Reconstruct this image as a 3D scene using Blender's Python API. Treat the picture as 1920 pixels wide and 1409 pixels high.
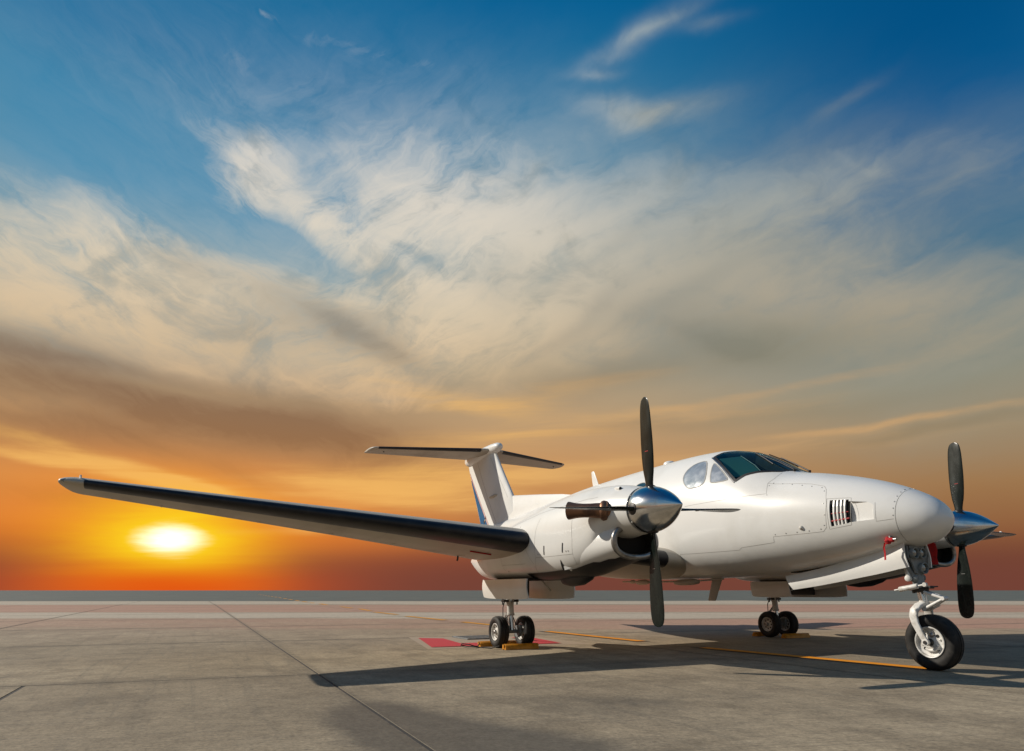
import bpy, bmesh, math, random
from mathutils import Vector, Matrix
from mathutils.bvhtree import BVHTree

random.seed(7)
for o in list(bpy.data.objects):
    bpy.data.objects.remove(o)
SC = bpy.context.scene
COL = SC.collection
PI = math.pi


def lin(r, g, b):
    def f(c):
        c /= 255.0
        return c / 12.92 if c <= 0.04045 else ((c + 0.055) / 1.055) ** 2.4
    return (f(r), f(g), f(b), 1.0)


# ------------------------------------------------------------------ camera
# The airplane stands with its main-wheel axle on the origin, nose along +X, left wing along +Y.
YAW = 2.688                       # heading of the lens (radians from +X)
PITCH = math.radians(9.95)
cam = bpy.data.cameras.new('camera')
cam.sensor_width = 36.0
cam.lens = 24.49
cam.shift_y = 0.0904
cam.clip_start = 0.05
cam.clip_end = 20000
camo = bpy.data.objects.new('camera', cam)
COL.objects.link(camo)
camo.location = (9.25, -7.12, 0.806)
fwd = Vector((math.cos(YAW) * math.cos(PITCH), math.sin(YAW) * math.cos(PITCH), math.sin(PITCH)))
camo.rotation_euler = fwd.to_track_quat('-Z', 'Y').to_euler()
SC.camera = camo

# ------------------------------------------------------------------ exposure
vs = SC.view_settings
vs.view_transform = 'Standard'
vs.look = 'None'
vs.exposure = 0.0
vs.gamma = 1.0
vs.use_curve_mapping = False
try:
    SC.cycles.use_denoising = True
    SC.cycles.max_bounces = 8
    SC.cycles.caustics_reflective = False
    SC.cycles.caustics_refractive = False
except Exception:
    pass

# ------------------------------------------------------------------ sun lamp
SUN_TO = Vector((-1.11, -1.22, 1.0)).normalized()      # towards the sun
sun = bpy.data.lights.new('sun', 'SUN')
sun.energy = 4.35
sun.angle = math.radians(0.5)
sun.color = (1.0, 0.915, 0.79)
suno = bpy.data.objects.new('sun', sun)
suno.rotation_euler = (-SUN_TO).to_track_quat('-Z', 'Y').to_euler()
COL.objects.link(suno)


# ------------------------------------------------------------------ node helpers
class G:
    def __init__(s, nt):
        s.nt = nt
        s.n = nt.nodes
        s.l = nt.links

    def put(s, sock, v):
        if hasattr(v, 'is_output'):
            s.l.new(v, sock)
        else:
            sock.default_value = v

    def math(s, op, a, b=0.0, c=None, clamp=False):
        n = s.n.new('ShaderNodeMath')
        n.operation = op
        n.use_clamp = clamp
        s.put(n.inputs[0], a)
        s.put(n.inputs[1], b)
        if c is not None:
            s.put(n.inputs[2], c)
        return n.outputs[0]

    def add(s, a, b): return s.math('ADD', a, b)
    def sub(s, a, b): return s.math('SUBTRACT', a, b)
    def mul(s, a, b): return s.math('MULTIPLY', a, b)

    def mix(s, f, a, b, blend='MIX'):
        n = s.n.new('ShaderNodeMix')
        n.data_type = 'RGBA'
        n.blend_type = blend
        s.put(n.inputs[0], f)
        s.put(n.inputs[6], a)
        s.put(n.inputs[7], b)
        return n.outputs[2]

    def mapr(s, v, a, b, c=0.0, d=1.0, smooth=True):
        n = s.n.new('ShaderNodeMapRange')
        n.interpolation_type = 'SMOOTHSTEP' if smooth else 'LINEAR'
        s.put(n.inputs[0], v)
        for i, k in enumerate((a, b, c, d)):
            s.put(n.inputs[i + 1], k)
        return n.outputs[0]

    def noise(s, vec, scale, detail=6.0, rough=0.55, dist=0.0, color=False):
        n = s.n.new('ShaderNodeTexNoise')
        s.put(n.inputs['Vector'], vec)
        n.inputs['Scale'].default_value = scale
        n.inputs['Detail'].default_value = detail
        n.inputs['Roughness'].default_value = rough
        n.inputs['Distortion'].default_value = dist
        return n.outputs['Color' if color else 'Fac']

    def vec(s, x, y, z=0.0):
        n = s.n.new('ShaderNodeCombineXYZ')
        for i, k in enumerate((x, y, z)):
            s.put(n.inputs[i], k)
        return n.outputs[0]

    def xyz(s, v):
        n = s.n.new('ShaderNodeSeparateXYZ')
        s.put(n.inputs[0], v)
        return n.outputs[0], n.outputs[1], n.outputs[2]

    def ramp(s, f, stops, interp='LINEAR'):
        n = s.n.new('ShaderNodeValToRGB')
        n.color_ramp.interpolation = interp
        e = n.color_ramp.elements
        while len(e) < len(stops):
            e.new(0.5)
        for el, (p, c) in zip(e, stops):
            el.position = p
            el.color = c
        s.put(n.inputs[0], f)
        return n.outputs[0]

    def rot(s, x, y, deg, sx=1.0, sy=1.0):
        c, si = math.cos(math.radians(deg)), math.sin(math.radians(deg))
        a = s.mul(s.add(s.mul(x, c), s.mul(y, si)), sx)
        b = s.mul(s.add(s.mul(x, -si), s.mul(y, c)), sy)
        return a, b


# ------------------------------------------------------------------ the evening sky
# Clouds as (azimuth off the lens heading, elevation, half width, half height, tilt, weight), all in degrees
BRIGHT = [(-21.91, 30.43, 2.57, 1.97, 20.0, 0.81), (-18.38, 28.69, 6.44, 1.42, -28.0, 0.81), (-15.69, 27.58, 3.08, 1.54, -10.0, 0.45), (-6.17, 30.29, 8.96, 2.69, -8.0, 0.68), (0.95, 28.88, 10.9, 3.54, -10.0, 0.63), (-9.3, 25.79, 6.86, 2.41, -25.0, 0.41), (-37.09, 22.17, 3.61, 2.02, -25.0, 0.68), (-31.3, 23.58, 4.48, 1.6, -12.0, 0.81), (-27.3, 23.66, 4.46, 1.84, -25.0, 0.63), (-33.31, 19.87, 8.47, 2.5, -5.0, 0.77), (-23.63, 21.22, 10.16, 2.9, -10.0, 0.85), (-14.05, 21.36, 9.6, 2.46, -5.0, 0.68), (-27.96, 18.46, 13.71, 1.52, 0.0, 0.45), (-7.36, 21.8, 5.47, 3.34, 30.0, 0.54), (-0.46, 22.38, 6.95, 2.1, 10.0, 0.5), (7.4, 23.45, 10.06, 2.47, 15.0, 0.54), (15.62, 26.43, 13.08, 4.28, -12.0, 0.54), (23.74, 22.6, 10.13, 3.83, -15.0, 0.45), (30.83, 18.73, 8.83, 2.58, -12.0, 0.36), (8.68, 20.06, 11.23, 2.1, 5.0, 0.45), (26.67, 29.32, 4.2, 1.19, 12.0, 0.29), (29.05, 30.01, 2.2, 0.41, -25.0, 0.23), (35.01, 29.09, 4.85, 1.93, -15.0, 0.2), (-13.66, 39.92, 10.35, 0.9, -3.0, 0.17), (-24.71, 38.03, 7.41, 1.06, -8.0, 0.15), (-21.75, 40.75, 0.87, 0.21, 0.0, 0.24), (19.23, 28.64, 7.62, 2.24, -8.0, 0.32), (-34.19, 12.59, 8.08, 0.8, -4.0, 0.36), (-14.24, 15.93, 12.83, 1.05, -3.0, 0.41), (-18.91, 27.02, 3.18, 1.44, -25.0, -0.75), (-7.47, 26.14, 3.24, 1.05, 10.0, -0.5), (-26.79, 26.4, 2.65, 0.94, -15.0, -0.5), (-3.85, 33.24, 2.88, 0.74, 0.0, -0.2), (-29.4, 22.36, 1.78, 0.73, -30.0, -0.35), (-34.52, 21.97, 1.92, 0.49, -20.0, -0.3), (-14.7, 25.58, 2.64, 1.18, 40.0, -0.35), (3.74, 25.23, 3.73, 0.73, 25.0, -0.35), (-2.77, 21.52, 3.69, 1.26, 0.0, -0.35), (-26.79, 17.7, 11.01, 1.16, 0.0, -0.35)]
LOW = [(-28.87, 8.46, 7.87, 0.61, -14.0, 0.9), (-22.62, 6.88, 4.91, 0.48, -20.0, 0.7), (-35.06, 9.0, 3.61, 0.43, -8.0, 0.7), (-10.55, 9.26, 11.19, 1.72, 8.0, 0.55), (-6.16, 7.19, 8.74, 1.04, 2.0, 0.6), (1.78, 9.41, 9.77, 0.96, 4.0, 0.55), (8.49, 13.22, 14.07, 0.69, 3.0, 0.6), (22.09, 10.37, 13.02, 0.89, 3.0, 0.4), (28.48, 11.99, 11.45, 0.31, 3.0, 0.55), (20.02, 15.06, 11.99, 0.41, 6.0, 0.45), (-17.01, 4.41, 12.05, 0.33, 2.0, 0.4), (6.34, 16.75, 11.68, 0.86, 8.0, 0.4), (-2.71, 15.09, 10.84, 1.04, -10.0, 0.4)]
DARK = [(-11.23, 4.09, 17.71, 1.11, 0.0, 0.35), (-32.96, 6.44, 4.37, 0.81, -6.0, 0.45), (-22.77, 9.1, 5.32, 0.65, -14.0, 0.4), (-34.47, 3.08, 4.77, 0.93, 0.0, 0.4), (-30.13, 14.98, 8.89, 0.49, -3.0, -0.8), (-22.88, 16.39, 4.66, 0.48, 0.0, -0.4), (-16.21, 21.17, 7.27, 1.38, -18.0, 0.75), (-21.13, 19.81, 5.23, 1.59, 0.0, 0.4), (-12.23, 19.85, 4.84, 0.75, -22.0, 0.5), (-36.38, 15.85, 4.48, 1.33, -6.0, 0.9), (-32.86, 15.38, 4.21, 0.73, -3.0, 0.5), (-27.53, 13.46, 11.42, 1.71, -4.0, 0.8), (-19.07, 12.65, 10.48, 1.9, -10.0, 0.65), (-33.42, 11.21, 8.81, 1.32, 0.0, 0.5), (-14.06, 11.7, 6.76, 1.28, -8.0, 0.5), (9.05, 17.5, 6.67, 1.45, 10.0, 0.75), (16.61, 20.72, 7.2, 2.03, -15.0, 0.55), (23.44, 18.72, 10.04, 1.97, -5.0, 0.4), (13.25, 23.07, 6.16, 0.81, 20.0, 0.35), (5.99, 21.85, 5.49, 0.75, 35.0, 0.35), (12.41, 13.06, 8.14, 0.51, 3.0, 0.35), (32.15, 11.37, 5.79, 0.37, 4.0, 0.5), (25.33, 13.32, 9.57, 0.71, 3.0, 0.3), (17.39, 19.42, 5.02, 0.82, -20.0, 0.35), (-26.98, 24.32, 2.62, 1.1, -20.0, 0.35), (-0.47, 25.27, 2.81, 2.04, 30.0, 0.25), (-11.86, 21.54, 3.99, 1.24, 20.0, 0.3), (10.28, 27.71, 5.03, 0.71, 30.0, 0.3)]
VEIL = [(10.18, 36.84, 3.55, 0.83, -6.0, 0.55), (13.9, 36.08, 4.14, 0.69, 4.0, 0.45), (11.34, 41.07, 4.55, 0.63, 14.0, 0.42), (14.24, 41.59, 3.29, 0.37, 8.0, 0.3), (17.94, 41.06, 1.81, 0.37, 0.0, 0.22), (7.77, 39.29, 1.65, 0.33, 0.0, 0.34), (28.35, 34.25, 2.27, 0.45, 15.0, 0.18), (8.94, 28.97, 19.43, 5.82, -12.0, 0.26), (21.7, 22.12, 19.23, 6.24, -10.0, 0.28), (30.51, 15.38, 14.17, 5.25, -4.0, 0.22), (-2.81, 25.25, 19.61, 6.54, 0.0, 0.21), (-28.26, 21.83, 17.44, 4.45, 0.0, 0.16), (24.38, 30.33, 15.11, 3.17, -10.0, 0.14), (35.3, 28.67, 8.33, 2.26, -10.0, 0.1), (-21.53, 36.07, 21.32, 3.96, 0.0, 0.07), (-12.39, 33.92, 14.81, 2.51, -5.0, 0.09), (0.0, 20.27, 23.0, 3.83, 0.0, 0.14)]
W = bpy.data.worlds.new('World')
SC.world = W
W.use_nodes = True
W.node_tree.nodes.clear()
g = G(W.node_tree)
tc = g.n.new('ShaderNodeTexCoord')
dx, dy, dz = g.xyz(tc.outputs['Generated'])
az = g.mul(g.math('ARCTAN2', dy, dx), 180 / PI)
u0 = g.math('WRAP', g.sub(math.degrees(YAW), az), 180.0, -180.0)
v0 = g.mul(g.math('ARCSINE', g.math('MINIMUM', g.math('MAXIMUM', dz, -1.0), 1.0)), 180 / PI)

SUNU, SUNV = -26.0, 3.75
dsun = g.math('ABSOLUTE', g.math('WRAP', g.sub(u0, SUNU), 180.0, -180.0))
pos = g.math('DIVIDE', v0, 90.0, clamp=True)


def stops(rows):
    return [(v / 90.0, lin(*c)) for v, c in rows]


near = g.ramp(pos, stops([(0.0, (104, 66, 60)), (2.0, (146, 76, 52)), (4.0, (208, 120, 58)), (7.5, (208, 144, 80)), (11.1, (172, 132, 92)),
                          (14.8, (164, 138, 108)), (18.3, (160, 163, 155)), (22.5, (128, 160, 172)), (28.5, (78, 142, 176)), (33.1, (52, 130, 170)),
                          (37.4, (20, 112, 158)), (60, (4, 74, 126)), (90, (2, 60, 112))]))
mid = g.ramp(pos, stops([(0.0, (116, 68, 56)), (2.4, (140, 76, 54)), (4.6, (178, 112, 64)), (9.0, (202, 146, 90)), (13.4, (188, 154, 114)), (17.7, (166, 152, 126)),
                         (22, (158, 160, 148)), (28, (116, 148, 162)), (33.8, (60, 128, 162)), (39.1, (24, 110, 154)), (43.9, (2, 95, 146)), (60, (2, 74, 126)), (90, (2, 60, 112))]))
far = g.ramp(pos, stops([(0.0, (106, 66, 52)), (2.0, (118, 72, 50)), (3.8, (142, 92, 58)), (7.4, (158, 118, 76)), (11, (156, 134, 102)), (14.6, (142, 138, 118)),
                         (18.1, (112, 130, 132)), (23.3, (50, 106, 138)), (28.2, (18, 96, 144)), (32.8, (0, 86, 138)), (37.1, (0, 80, 131)), (60, (0, 66, 116)), (90, (0, 58, 110))]))
base = g.mix(g.mapr(dsun, 8, 28), near, mid)
base = g.mix(g.mapr(dsun, 28, 62), base, far)
away = g.ramp(pos, stops([(0.0, (150, 140, 126)), (4, (146, 146, 142)), (12, (128, 148, 160)), (25, (96, 134, 162)), (45, (44, 104, 148)), (70, (8, 72, 122)), (90, (2, 60, 112))]))
base = g.mix(g.mapr(dsun, 63, 100), base, away)

# domain warp so that the edges fray
p2 = g.vec(g.mul(u0, 0.1), g.mul(v0, 0.16), 3.1)
wn = g.n.new('ShaderNodeSeparateColor')
g.l.new(g.noise(p2, 1.1, 5.0, 0.52, 0.3, color=True), wn.inputs[0])
wu = g.mul(g.sub(wn.outputs[0], 0.5), 7.0)
wv = g.mul(g.sub(wn.outputs[1], 0.5), 3.6)
u = g.add(u0, wu)
v = g.add(v0, wv)


def blobs(tab, u, v):
    tot = None
    for bu, bv, ru, rv, deg, amp in tab:
        a, b = g.rot(g.sub(u, bu), g.sub(v, bv), deg, 1.0 / ru, 1.0 / rv)
        r2 = g.add(g.mul(a, a), g.mul(b, b))
        e = g.mul(g.math('EXPONENT', g.mul(r2, -0.75)), amp)
        tot = e if tot is None else g.add(tot, e)
    return tot


# feathery detail: fine streaks that fan out, swirled by a slower noise
sa, sb = g.rot(u, v, 32, 0.13, 0.56)
fib1 = g.noise(g.vec(sa, sb, 0.7), 1.0, 10.0, 0.66, 0.7)
sa2, sb2 = g.rot(u, v, -24, 0.14, 0.60)
fib2 = g.noise(g.vec(sa2, sb2, 5.2), 1.0, 10.0, 0.66, 0.7)
puff = g.noise(g.vec(g.mul(u, 0.21), g.mul(v, 0.30), 9.4), 1.0, 10.0, 0.6, 0.5)
flow = g.mapr(g.add(u0, g.mul(g.sub(g.noise(g.vec(g.mul(u0, 0.045), g.mul(v0, 0.07), 1.0), 1.0, 2.0), 0.5), 60.0)), -24.0, -8.0)
fib = g.add(g.mul(fib1, flow), g.mul(fib2, g.sub(1.0, flow)))
sa3, sb3 = g.rot(u0, v, 13, 0.075, 0.36)
fib3 = g.noise(g.vec(sa3, sb3, 8.6), 1.0, 7.0, 0.56, 0.5)
calm = g.mapr(u0, -9.0, 9.0, 0.0, 0.85)                            # the right half of the sheet is smoother and lies flatter
fib = g.add(g.mul(fib3, calm), g.mul(fib, g.sub(1.0, calm)))
tex = g.add(g.mul(fib, 0.6), g.mul(puff, 0.4))
t0 = g.mul(g.sub(tex, 0.5), g.sub(1.0, g.mul(calm, 0.28)))

B = blobs(BRIGHT, u, v)
veil = g.mul(g.mapr(dsun, 58, 95), g.mapr(v0, 62, 30))          # thin cirrus over the rest of the sky
veil = g.mul(veil, g.mapr(g.noise(g.vec(g.mul(u0, 0.05), g.mul(v0, 0.09), 21.0), 1.0, 3.0), 0.42, 0.62))
Bv = g.math('MINIMUM', g.add(g.mul(B, 0.9), g.mul(veil, 0.70)), 1.15)
dens = g.mapr(g.add(g.mul(Bv, 0.80), g.mul(t0, g.math('MINIMUM', g.add(g.mul(Bv, 3.4), 0.10), 3.4))), 0.11, 1.28, smooth=False)
dens = g.mul(dens, g.sub(2.0, dens))
cloud = g.ramp(pos, stops([(0, (250, 180, 90)), (9, (248, 182, 104)), (14, (224, 184, 138)), (18, (218, 190, 152)), (22.5, (220, 202, 174)),
                           (27, (226, 214, 194)), (33, (218, 212, 202)), (45, (190, 200, 208))]))
cloudf = g.ramp(pos, stops([(0, (200, 140, 80)), (9, (206, 156, 100)), (14, (184, 160, 124)), (20, (176, 162, 138)), (27, (166, 164, 152)), (33, (158, 172, 178)), (45, (150, 176, 192))]))
cloud = g.mix(g.mapr(dsun, 18, 48), cloud, cloudf)
shade = g.noise(g.vec(g.mul(u, 0.12), g.mul(v, 0.22), 14.0), 1.0, 6.0, 0.6, 0.6)
cloud = g.mix(g.mapr(g.add(shade, g.mul(t0, -0.9)), 0.46, 0.74, 0.0, 0.55), cloud, lin(150, 150, 140))
V = blobs(VEIL, g.add(u0, g.mul(wu, 0.6)), g.add(v0, g.mul(wv, 0.6)))
vt = g.mul(V, g.mapr(tex, 0.30, 0.68, 0.35, 1.55, False))
vcol = g.mix(g.mapr(dsun, 20, 60), cloud, lin(150, 152, 142))
sky = g.mix(g.math('MINIMUM', vt, 0.85), base, vcol)
sky = g.mix(g.mul(dens, 0.92), sky, cloud)

la, lb = g.rot(u0, v0, 2, 0.055, 0.62)
lfib = g.noise(g.vec(la, lb, 2.2), 1.0, 8.0, 0.6, 0.5)
# glow round the low sun disc
su = g.math('DIVIDE', g.math('WRAP', g.sub(u0, SUNU), 180.0, -180.0), 1.9)
sv = g.sub(v0, SUNV)
rr = g.math('SQRT', g.add(g.mul(su, su), g.mul(sv, sv)))
rw = g.add(rr, g.mul(g.sub(lfib, 0.5), 2.2))
lowmask = g.mapr(v0, 11.0, 4.5)
g1 = g.mul(g.math('EXPONENT', g.mul(g.math('POWER', g.mul(rr, 0.135), 2.0), -1.0)), 0.66)
sky = g.mix(g.mul(g1, g.mapr(v0, 14.0, 7.0)), sky, lin(250, 136, 32))
hz = g.mul(g.mul(g.mapr(v0, 5.0, 0.4), g.mapr(dsun, 2.5, 11.0)), 0.88)
sky = g.mix(hz, sky, lin(116, 66, 54))
# fine streaks low in the sky
lowv = g.add(v0, g.mul(wv, 0.30))
lowu = g.add(u0, g.mul(wu, 0.5))
L = blobs(LOW, lowu, lowv)
ldens = g.mapr(g.add(L, g.mul(g.sub(lfib, 0.5), g.add(g.mul(L, 3.0), 0.25))), 0.08, 1.0)
lowcol = g.mix(g.mapr(dsun, 14, 45), lin(250, 192, 104), lin(210, 166, 114))
sky = g.mix(g.mul(ldens, 0.72), sky, lowcol)

# cloud undersides
D = blobs(DARK, g.add(u0, g.mul(wu, 0.6)), g.add(v0, g.mul(wv, 0.6)))
ddens = g.mapr(g.add(D, g.mul(t0, g.math('MINIMUM', g.mul(D, 3.2), 2.6))), 0.05, 1.25, smooth=False)
dcol = g.ramp(pos, stops([(4, (196, 104, 40)), (10, (150, 106, 68)), (14, (136, 104, 78)), (18, (132, 122, 108)), (26, (146, 150, 146))]))
dcolf = g.ramp(pos, stops([(8, (146, 116, 78)), (14, (128, 122, 100)), (20, (124, 126, 114)), (28, (120, 134, 138))]))
dcol = g.mix(g.mapr(dsun, 24, 50), dcol, dcolf)
sky = g.mix(g.mul(ddens, 0.80), sky, dcol)

g2 = g.mul(g.math('EXPONENT', g.mul(g.math('POWER', g.mul(rw, 0.32), 2.0), -1.0)), 0.95)
sky = g.mix(g2, sky, lin(255, 190, 10))
g3 = g.math('EXPONENT', g.mul(g.math('POWER', g.mul(rw, 0.50), 2.0), -1.0))
sky = g.mix(g3, sky, lin(255, 226, 40))
ember = g.mul(g.mul(g.mapr(v0, 2.9, 0.3), g.math('EXPONENT', g.mul(g.math('POWER', g.mul(dsun, 0.10), 2.0), -1.0))), 0.92)
sky = g.mix(ember, sky, lin(226, 84, 18))
g4 = g.mapr(rw, 1.75, 0.15)
hot = g.n.new('ShaderNodeRGB')
hot.outputs[0].default_value = (1.6, 1.5, 1.25, 1)
sky = g.mix(g4, sky, hot.outputs[0])
bg = g.n.new('ShaderNodeBackground')
g.l.new(sky, bg.inputs[0])
bg.inputs[1].default_value = 1.0
wo = g.n.new('ShaderNodeOutputWorld')
g.l.new(bg.outputs[0], wo.inputs[0])
try:
    W.cycles.sampling_method = 'MANUAL'
    W.cycles.sample_map_resolution = 512
except Exception:
    pass


# ------------------------------------------------------------------ mesh helpers
def finish(name, bm, mat, parent=None, smooth=True, sharp=38, recalc=True):
    if recalc:
        bmesh.ops.recalc_face_normals(bm, faces=bm.faces)
    me = bpy.data.meshes.new(name)
    lim = math.radians(sharp)
    for f in bm.faces:
        f.smooth = smooth
    for e in bm.edges:
        if len(e.link_faces) == 2:
            try:
                e.smooth = e.calc_face_angle() < lim
            except ValueError:
                pass
    bm.to_mesh(me)
    bm.free()
    if mat is not None:
        me.materials.append(mat)
    o = bpy.data.objects.new(name, me)
    COL.objects.link(o)
    if parent is not None:
        o.parent = parent
    return o


def tag(o, label=None, cat=None, group=None, kind=None):
    if label: o['label'] = label
    if cat: o['category'] = cat
    if group: o['group'] = group
    if kind: o['kind'] = kind
    return o


def empty(name, loc=(0, 0, 0)):
    o = bpy.data.objects.new(name, None)
    o.empty_display_size = 0.2
    o.location = loc
    COL.objects.link(o)
    return o


def loft(bm, rings, closed=True, cap0=True, cap1=True):
    vs_ = [[bm.verts.new(p) for p in r] for r in rings]
    n = len(vs_[0])
    for a, b in zip(vs_[:-1], vs_[1:]):
        for i in range(n if closed else n - 1):
            j = (i + 1) % n
            try:
                bm.faces.new((a[i], a[j], b[j], b[i]))
            except ValueError:
                pass
    if closed and cap0: bm.faces.new(vs_[0][::-1])
    if closed and cap1: bm.faces.new(vs_[-1])
    return vs_


def frame_of(d):
    d = Vector(d).normalized()
    a = Vector((0, 0, 1)) if abs(d.z) < 0.9 else Vector((1, 0, 0))
    p = d.cross(a).normalized()
    return d, p, d.cross(p)


def tube(bm, pts, r, n=10, caps=True, closed=False):
    """Round bar through pts; r is one radius or one per point."""
    pts = [Vector(p) for p in pts]
    rs = r if isinstance(r, (list, tuple)) else [r] * len(pts)
    rings = []
    p0 = None
    m = len(pts)
    for i, p in enumerate(pts):
        a = pts[i - 1] if (i > 0 or closed) else p
        b = pts[(i + 1) % m] if (i < m - 1 or closed) else p
        d = (b - a).normalized()
        if p0 is None:
            _, p0, _ = frame_of(d)
        p0 = (p0 - d * p0.dot(d)).normalized()
        q = d.cross(p0)
        rings.append([p + (p0 * math.cos(2 * PI * k / n) + q * math.sin(2 * PI * k / n)) * rs[i] for k in range(n)])
    if closed:
        rings.append(rings[0])
        v = [[bm.verts.new(c) for c in rr] for rr in rings[:-1]]
        for i in range(m):
            A, Bv = v[i], v[(i + 1) % m]
            for k in range(n):
                bm.faces.new((A[k], A[(k + 1) % n], Bv[(k + 1) % n], Bv[k]))
    else:
        loft(bm, rings, True, caps, caps)


def lathe(bm, prof, origin, axis, n=40, ref=None, close=False):
    """prof: (distance along axis, radius) pairs."""
    d, p, q = frame_of(axis)
    if ref is not None:
        p = (Vector(ref) - d * Vector(ref).dot(d)).normalized()
        q = d.cross(p)
    o = Vector(origin)
    rings = []
    for t, r in prof:
        rings.append([o + d * t + (p * math.cos(2 * PI * k / n) + q * math.sin(2 * PI * k / n)) * max(r, 1e-4) for k in range(n)])
    if close:
        rings.append(rings[0])
    loft(bm, rings, True, not close, not close)


def box(bm, c, s, rot=None, bev=0.0):
    """Box centred at c with full sizes s, optionally turned by a 3x3 matrix."""
    M = Matrix.Translation(Vector(c)) @ (rot.to_4x4() if rot is not None else Matrix()) @ Matrix.Diagonal((s[0], s[1], s[2], 1))
    r = bmesh.ops.create_cube(bm, size=1.0, matrix=M)
    if bev:
        es = list({e for v in r['verts'] for e in v.link_edges})
        bmesh.ops.bevel(bm, geom=es, offset=bev, segments=2, profile=0.7, affect='EDGES')


def prism(bm, poly, up):
    """Closed prism: polygon (3D points) pushed along the vector up."""
    up = Vector(up)
    a = [bm.verts.new(Vector(p)) for p in poly]
    b = [bm.verts.new(Vector(p) + up) for p in poly]
    n = len(a)
    bm.faces.new(a[::-1])
    bm.faces.new(b)
    for i in range(n):
        bm.faces.new((a[i], a[(i + 1) % n], b[(i + 1) % n], b[i]))


def plate(bm, rows, push):
    """Closed thin plate: rows of points, and the same rows moved by push."""
    push = Vector(push)
    rings = []
    for r in rows:
        a = [Vector(p) for p in r]
        rings.append(a + [p + push for p in a[::-1]])
    loft(bm, rings)


def pchip(pts):
    """Monotone cubic through (x, y) points."""
    pts = sorted(pts)
    xs = [p[0] for p in pts]
    ys = [p[1] for p in pts]
    n = len(xs)
    h = [xs[i + 1] - xs[i] for i in range(n - 1)]
    dl = [(ys[i + 1] - ys[i]) / h[i] for i in range(n - 1)]
    m = [dl[0]] + [0.0] * (n - 2) + [dl[-1]]
    for i in range(1, n - 1):
        if dl[i - 1] * dl[i] > 0:
            w1, w2 = 2 * h[i] + h[i - 1], h[i] + 2 * h[i - 1]
            m[i] = (w1 + w2) / (w1 / dl[i - 1] + w2 / dl[i])

    def f(x):
        x = min(max(x, xs[0]), xs[-1])
        i = 0
        while i < n - 2 and x > xs[i + 1]:
            i += 1
        t = (x - xs[i]) / h[i]
        return ((1 + 2 * t) * (1 - t) ** 2 * ys[i] + t * (1 - t) ** 2 * h[i] * m[i]
                + t * t * (3 - 2 * t) * ys[i + 1] + t * t * (t - 1) * h[i] * m[i + 1])
    return f


def oval(x, yc, zt, zb, zm, w, nt=2.0, nb=2.0, n=64):
    """Cross-section at station x: widest (half width w) at zm, exponents nt above and nb below."""
    out = []
    for k in range(n):
        t = 2 * PI * k / n
        c, s = math.cos(t), math.sin(t)
        e = nt if c >= 0 else nb
        y = yc + w * math.copysign(abs(s) ** (2 / e), s)
        z = zm + (zt - zm if c >= 0 else zm - zb) * math.copysign(abs(c) ** (2 / e), c)
        out.append((x, y, z))
    return out


def bvh_of(o):
    bm = bmesh.new()
    bm.from_mesh(o.data)
    t = BVHTree.FromBMesh(bm)
    bm.free()
    return t


def resample(poly, step, closed=True):
    out = []
    n = len(poly)
    for i in range(n if closed else n - 1):
        a, b = Vector(poly[i]), Vector(poly[(i + 1) % n])
        k = max(1, int((b - a).length / step))
        out += [a.lerp(b, j / k) for j in range(k)]
    if not closed:
        out.append(Vector(poly[-1]))
    return out


def smooth_poly(poly, it=2):
    """Chaikin rounding of a closed polygon."""
    p = [Vector(q) for q in poly]
    for _ in range(it):
        o = []
        for i in range(len(p)):
            a, b = p[i], p[(i + 1) % len(p)]
            o += [a.lerp(b, 0.25), a.lerp(b, 0.75)]
        p = o
    return p


def on_skin(tree, p, off):
    co, no, _, _ = tree.find_nearest(Vector(p))
    return co + no * off


def skin_patch(bm, tree, poly, off, rings=6, step=0.03, edge=None):
    """Panel that follows the skin: star-shaped 3-D outline snapped to the skin, its rim turned down to it."""
    b = resample(poly, step)
    c = sum(b, Vector()) / len(b)
    rows = []
    for r in range(rings, 0, -1):
        rows.append([on_skin(tree, c.lerp(p, r / rings), off) for p in b])
    rim = [on_skin(tree, p, -0.004) for p in b]
    v = [[bm.verts.new(p) for p in row] for row in [rim] + rows]
    n = len(b)
    for A, Bv in zip(v[:-1], v[1:]):
        for i in range(n):
            bm.faces.new((A[i], A[(i + 1) % n], Bv[(i + 1) % n], Bv[i]))
    cv = bm.verts.new(on_skin(tree, c, off))
    for i in range(n):
        bm.faces.new((v[-1][i], v[-1][(i + 1) % n], cv))


def skin_line(bm, tree, pts, width=0.006, off=0.0015, closed=False, step=0.04):
    """Narrow strip that follows the skin."""
    p = resample(pts, step, closed)
    n = len(p)
    L, R = [], []
    for i in range(n):
        co, no, _, _ = tree.find_nearest(p[i])
        a = p[i - 1] if (i > 0 or closed) else p[i]
        b = p[(i + 1) % n] if (i < n - 1 or closed) else p[i]
        d = (b - a).normalized()
        s = no.cross(d)
        if s.length < 1e-6:
            continue
        s.normalize()
        L.append(bm.verts.new(on_skin(tree, co + s * width / 2, off)))
        R.append(bm.verts.new(on_skin(tree, co - s * width / 2, off)))
    m = len(L)
    for i in range(m if closed else m - 1):
        j = (i + 1) % m
        bm.faces.new((L[i], L[j], R[j], R[i]))


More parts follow.
